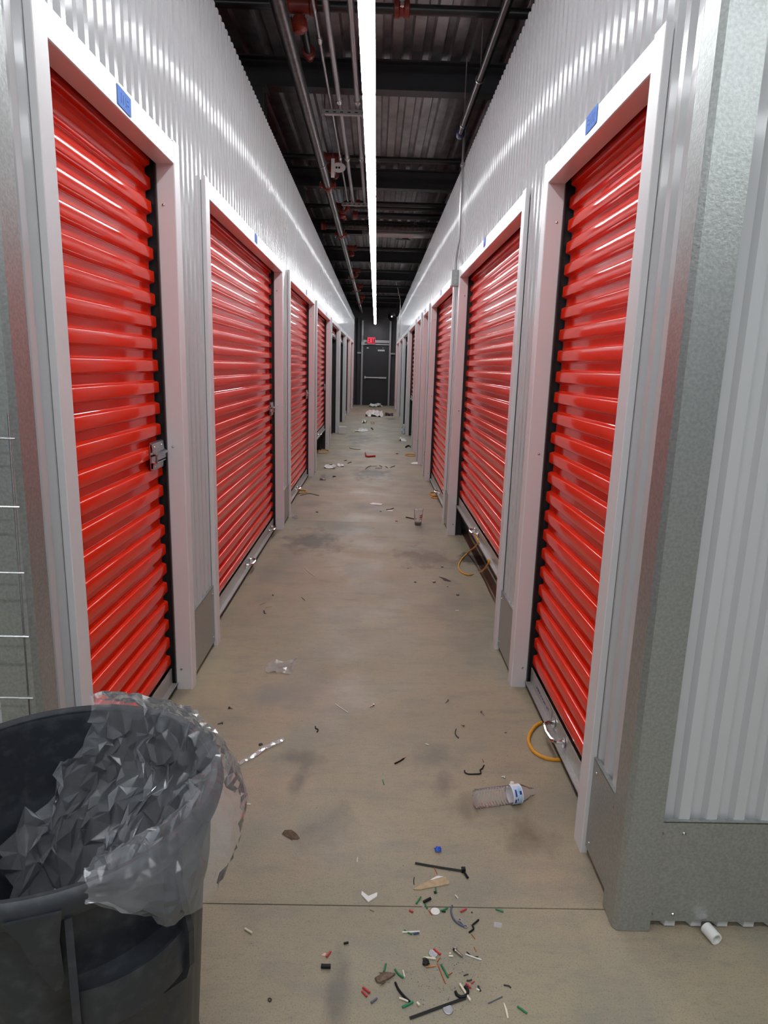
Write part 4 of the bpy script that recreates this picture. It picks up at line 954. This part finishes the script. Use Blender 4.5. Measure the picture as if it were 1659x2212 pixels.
# --- around the raised door and the cup
c0 = onz(903, 1134); cu = empty('drink_cup', (c0.x, c0.y, .0005)); tag(cu, 'clear plastic cup with straw and dark drink left', 'cup')
MB().lathe([(.004, .001), (.030, .001), (.0315, .004), (.0375, .075), (.043, .145), (.0445, .147), (.0445, .150), (.042, .150)], 28, 'z', cap=False).build('cup_body', 'cup_plastic', cu, 40)
MB().lathe([(.003, .003), (.0295, .003), (.0318, .026), (.003, .026)], 24, 'z', cap=False).build('drink', 'cola', cu, 40)
MB().lathe([(.0455, .147), (.0465, .150), (.0465, .155), (.041, .157), (.040, .153), (.004, .153)], 28, 'z', cap=False).build('lid', 'cup_plastic', cu, 40)
MB().tube([(.012, .0, .012), (-.002, 0, .153), (-.006, .0, .185)], .0035, 8).build('straw', 'paper', cu, 50)
def cupband(a0, a1, z0, z1, m):
    b = MB(); N = 6; vs = []
    for i in range(N + 1):
        a = radians(a0 + (a1 - a0) * i / N)
        for z in (z0, z1): r = .0315 + (z - .004) * (.0115 / .141) + .0008; vs.append((r * cos(a), r * sin(a), z))
    b.add(vs, [(2 * i, 2 * i + 2, 2 * i + 3, 2 * i + 1) for i in range(N)]); b.build('print', m, cu)
for z0, z1, m in ((.098, .106, 'print_red'), (.086, .092, 'print_red'), (.076, .084, 'print_red'), (.062, .070, 'print_orange')): cupband(-75, -25, z0, z1, m)
for z0, z1, m in ((.092, .104, 'dark_bit'), (.072, .086, 'dark_bit'), (.060, .068, 'print_orange')): cupband(-168, -148, z0, z1, m)
cupband(-140, -118, .062, .070, 'print_orange')
wire(cF, [(95, 315), (140, 325), (190, 337)], .006, 'black_plastic', 'black stick lying beside the drink cup', 'plastic_stick', 'stick')
blob(cF, 428, 1095, 44, 'tin', 'small silver bottle cap like slug by the rope loop', 'metal_slug', 'metal slug', .5, seed=3, spike=.1, seg=(12, 6))
flat(cF, [(488, 1032), (530, 1040), (570, 1052), (632, 1085), (600, 1084), (570, 1075), (560, 1080), (525, 1050)], 'dark_bit', 'flat dark torn flake below the rope loop', 'flake', 'flake', .003, .001)
for k, (x, y, wd, lab) in enumerate(((530, 915, 28, 'dark chip on the edge of the wet patch'), (205, 1095, 30, 'dark chip below the wet patch'), (712, 1250, 34, 'dark chip under the raised red door'), (120, 930, 18, 'dark crumb left in the wet patch'), (590, 1150, 20, 'dark crumb below the dark torn flake'))):
    blob(cF, x, y, wd, 'dark_bit', lab, 'chip', 'chip', .25, 'dark chips on the floor', seed=30 + k)
wire(cF, [(682, 1432), (725, 1434)], .003, 'paper', 'small white stub below the raised red door')
# --- left middle
wire(cH, [(1118, 857), (1140, 890), (1185, 925), (1226, 956)], .0026, 'cream', 'bent pale wire in the middle distance')
wire(cH, [(682, 1325), (695, 1328), (690, 1345), (708, 1352)], .0030, 'black_plastic', 'small black hook beside two dry straws')
wire(cH, [(640, 1261), (675, 1250), (710, 1234)], .0020, 'cardboard', 'upper dry straw near the second red door', 'straw_bit', 'straw')
wire(cH, [(706, 1291), (740, 1286), (775, 1276)], .0018, 'cardboard', 'lower dry straw near the second red door', 'straw_bit', 'straw')
wire(cH, [(1090, 1184), (1124, 1214)], .0022, 'dark_bit', 'dark sliver right of the dry straws', 'wood_sliver', 'sliver')
blob(cH, 785, 1162, 18, 'black_plastic', 'black bead on the floor near the second red door', 'bead', 'bead', .5, seed=41)
# --- far half
cr = crumple(cG, [(50, 1268), (112, 1272), (120, 1238), (60, 1240)], 'clear_plastic', 'crumpled clear wrap against the second pier', 'plastic_wrap', 'plastic', .03, 7, 6)
wire(cG, [(140, 1026), (190, 1014), (235, 1005), (290, 1016), (336, 1028)], .004, 'dark_bit', 'long dark wire bent in a shallow V')
flat(cG, [(872, 1117), (905, 1103), (1005, 1118), (995, 1132), (890, 1124)], 'paper', 'white paper strip in the middle distance', 'paper_strip', 'paper', .002, .001, None, .08)
flat(cG, [(1050, 1186), (1080, 1180), (1118, 1184), (1110, 1192), (1060, 1191)], 'paper', 'white scrap under a black twig', 'paper_scrap', 'paper', .002, .001)
wire(cG, [(1045, 1175), (1085, 1172), (1122, 1160)], .004, 'dark_bit', 'black twig on a white scrap', 'twig', 'twig')
wire(cG, [(978, 1193), (995, 1195)], .004, 'dark_bit', 'dark stub left of the white scrap')
wire(cG, [(1142, 1296), (1165, 1297)], .0045, 'red_wire', 'dark red stub left of the drink cup')
wire(cG, [(305, 1200), (328, 1202)], .005, 'dark_bit', 'dark stub by the second red door')
crumple(cG, [(340, 866), (408, 868), (405, 822), (365, 815)], 'clear_plastic', 'clear crumpled wrap by the third red door', 'plastic_wrap', 'plastic', .05, 9, 6)
blob(cG, 496, 830, 36, 'dark_bit', 'dark clod right of the crumpled wrap', 'mud_clod', 'clod', .3, seed=51)
crumple(cG, [(395, 742), (505, 748), (520, 728), (400, 722)], 'paper', 'white crumpled paper by the fourth door', 'paper_scrap', 'paper', .05, 12, 5)
crumple(cG, [(530, 722), (592, 724), (598, 704), (535, 702)], 'paper', 'smaller white paper beside the crumpled one', 'paper_scrap', 'paper', .03, 13, 4)
wire(cG, [(400, 709), (435, 706), (472, 699)], .006, 'dark_bit', 'brown stick behind the white crumpled paper', 'wood_stick', 'stick')
for k, (pts, lab) in enumerate((([(605, 662), (630, 655)], 'short stick behind the white papers'), ([(640, 686), (678, 674)], 'thin stick right of the white papers'), ([(828, 748), (850, 728), (882, 713)], 'slanting dark stick in mid corridor'), ([(880, 716), (950, 716)], 'pale flat stick in mid corridor'), ([(930, 738), (1000, 736)], 'lower pale stick in mid corridor'), ([(975, 710), (1002, 724)], 'short slanting stick in mid corridor'), ([(1038, 720), (1062, 735)], 'stick toward the bottle side in mid corridor'), ([(1092, 730), (1138, 714)], 'stick closest to the bottle side wall'))):
    wire(cG, pts, .006, 'cardboard' if k in (3, 4) else 'dark_bit', lab, 'wood_stick', 'stick', 'sticks in mid corridor')
b = MB(); P = ground(cG, [(828, 580), (832, 612), (850, 618), (928, 612)], .012); b.tube(P, [.012, .014, .016, .016], 8); put(b, 'red_bracket', 'red_wire', 'dark red bracket in the far middle of the floor', 'bracket')
flat(cG, [(1300, 695), (1330, 684), (1375, 683), (1400, 694), (1380, 701), (1320, 702)], 'paper', 'flat white scrap against the bottle side wall', 'foam_scrap', 'scrap', .012)
wire(cG, [(1252, 516), (1270, 502), (1296, 505), (1308, 520)], .016, 'black_plastic', 'black curl of tape against the bottle side wall', 'tape_curl', 'tape')
crumple(cG, [(1180, 452), (1258, 456), (1245, 436), (1190, 434)], 'paper', 'white crumpled paper near the upright water bottle', 'paper_scrap', 'paper', .05, 15, 5)
wire(cG, [(1150, 584), (1172, 585)], .010, 'print_red', 'dark red chip near the black curl')
wire(cG, [(660, 525), (690, 532), (730, 540), (776, 542)], .008, 'cardboard', 'pale twisted strip at the far slab joint', 'paper_strip', 'paper')
crumple(cG, [(705, 358), (850, 356), (840, 336), (790, 330)], 'paper', 'white torn papers in the far corridor', 'paper_scrap', 'paper', .06, 17, 6)
crumple(cG, [(785, 266), (845, 264), (820, 240), (795, 250)], 'paper', 'small white paper far down the corridor', 'paper_scrap', 'paper', .10, 18, 5)
crumple(cG, [(880, 274), (925, 276), (918, 262), (890, 258)], 'cardboard', 'tan crumpled paper far down the corridor', 'paper_scrap', 'paper', .06, 19, 5)
wire(cG, [(888, 315), (900, 322), (905, 332)], .015, 'dark_bit', 'dark twist far down the corridor', 'plastic_bit', 'plastic')
crumple(cG, [(825, 192), (1015, 200), (1000, 150), (840, 145)], 'paper', 'pile of white plastic wrap far down the corridor', 'plastic_wrap', 'plastic', .10, 23, 14)
crumple(cG, [(1025, 186), (1120, 188), (1115, 176), (1040, 172)], 'dark_bit', 'dark litter beside the pile of white wrap', 'plastic_bit', 'plastic', .08, 24, 6)
crumple(cG, [(865, 96), (1000, 94), (985, 80), (880, 84)], 'paper', 'white litter in front of the exit door', 'plastic_wrap', 'plastic', .12, 25, 7)
# upright bottle and white box
c0 = onz(871, 937.5); ub = empty('water_bottle', (c0.x, c0.y, .0005)); tag(ub, 'upright clear water bottle by the open doors', 'bottle')
MB().lathe([(.004, .002), (.030, .002), (.035, .008), (.035, .04), (.033, .045), (.035, .05), (.035, .13), (.030, .155), (.014, .185), (.0135, .205), (.004, .205)], 20, 'z').build('body', 'bottle_plastic', ub, 30)
MB().lathe([(.0357, .075), (.0357, .125)], 20, 'z', cap=False).build('label_band', 'label_blue', ub, 40); MB().lathe([(.0155, .195), (.0155, .212), (.004, .2125)], 14, 'z').build('cap', 'label_white', ub, 40)
bx = empty('white_box', (onz(739.5, 937).x, onz(739.5, 937).y + .08, 0)); tag(bx, 'small white box on the floor by the raised doors', 'box')
MB().box((-.078, -.075, .001), (.078, .075, .135)).build('carton', 'paper', bx); MB().box((-.08, -.077, .118), (.08, .077, .15)).build('lid', 'paper', bx)

# fine grit: uncountable chips
R9 = random.Random(99); b = MB()
def grit(cx, cy, sx, sy, n, smin, smax):
    for _ in range(n):
        p = onz(R9.gauss(cx, sx), R9.gauss(cy, sy)); s_ = R9.uniform(smin, smax)
        if p.x < XL + .05 or p.x > XR - .03 or (p.y < 1.45 and (p - TC).xy.length < .32): continue
        a = R9.random() * 6.28; v = [(p.x + s_ * cos(a + k * 2.09) * R9.uniform(.5, 1), p.y + s_ * sin(a + k * 2.09) * R9.uniform(.5, 1), 0) for k in range(3)]
        b.add(v + [(p.x, p.y, s_ * .7)], [(0, 2, 1), (0, 1, 3), (1, 2, 3), (2, 0, 3)])
grit(970, 2125, 55, 35, 170, .0008, .0030); grit(940, 2060, 110, 70, 160, .0006, .0022); grit(1060, 1670, 50, 30, 130, .0008, .0026); grit(1010, 1560, 70, 60, 90, .0008, .0026)
grit(800, 1750, 240, 260, 330, .0007, .0024); grit(800, 1250, 180, 130, 260, .0012, .0036); grit(800, 1030, 90, 50, 130, .002, .006)
g = b.build('floor_grit', 'grit'); tag(g, 'fine grit and crumbs scattered over the concrete', 'grit', None, 'stuff'); g.location.z = .0005
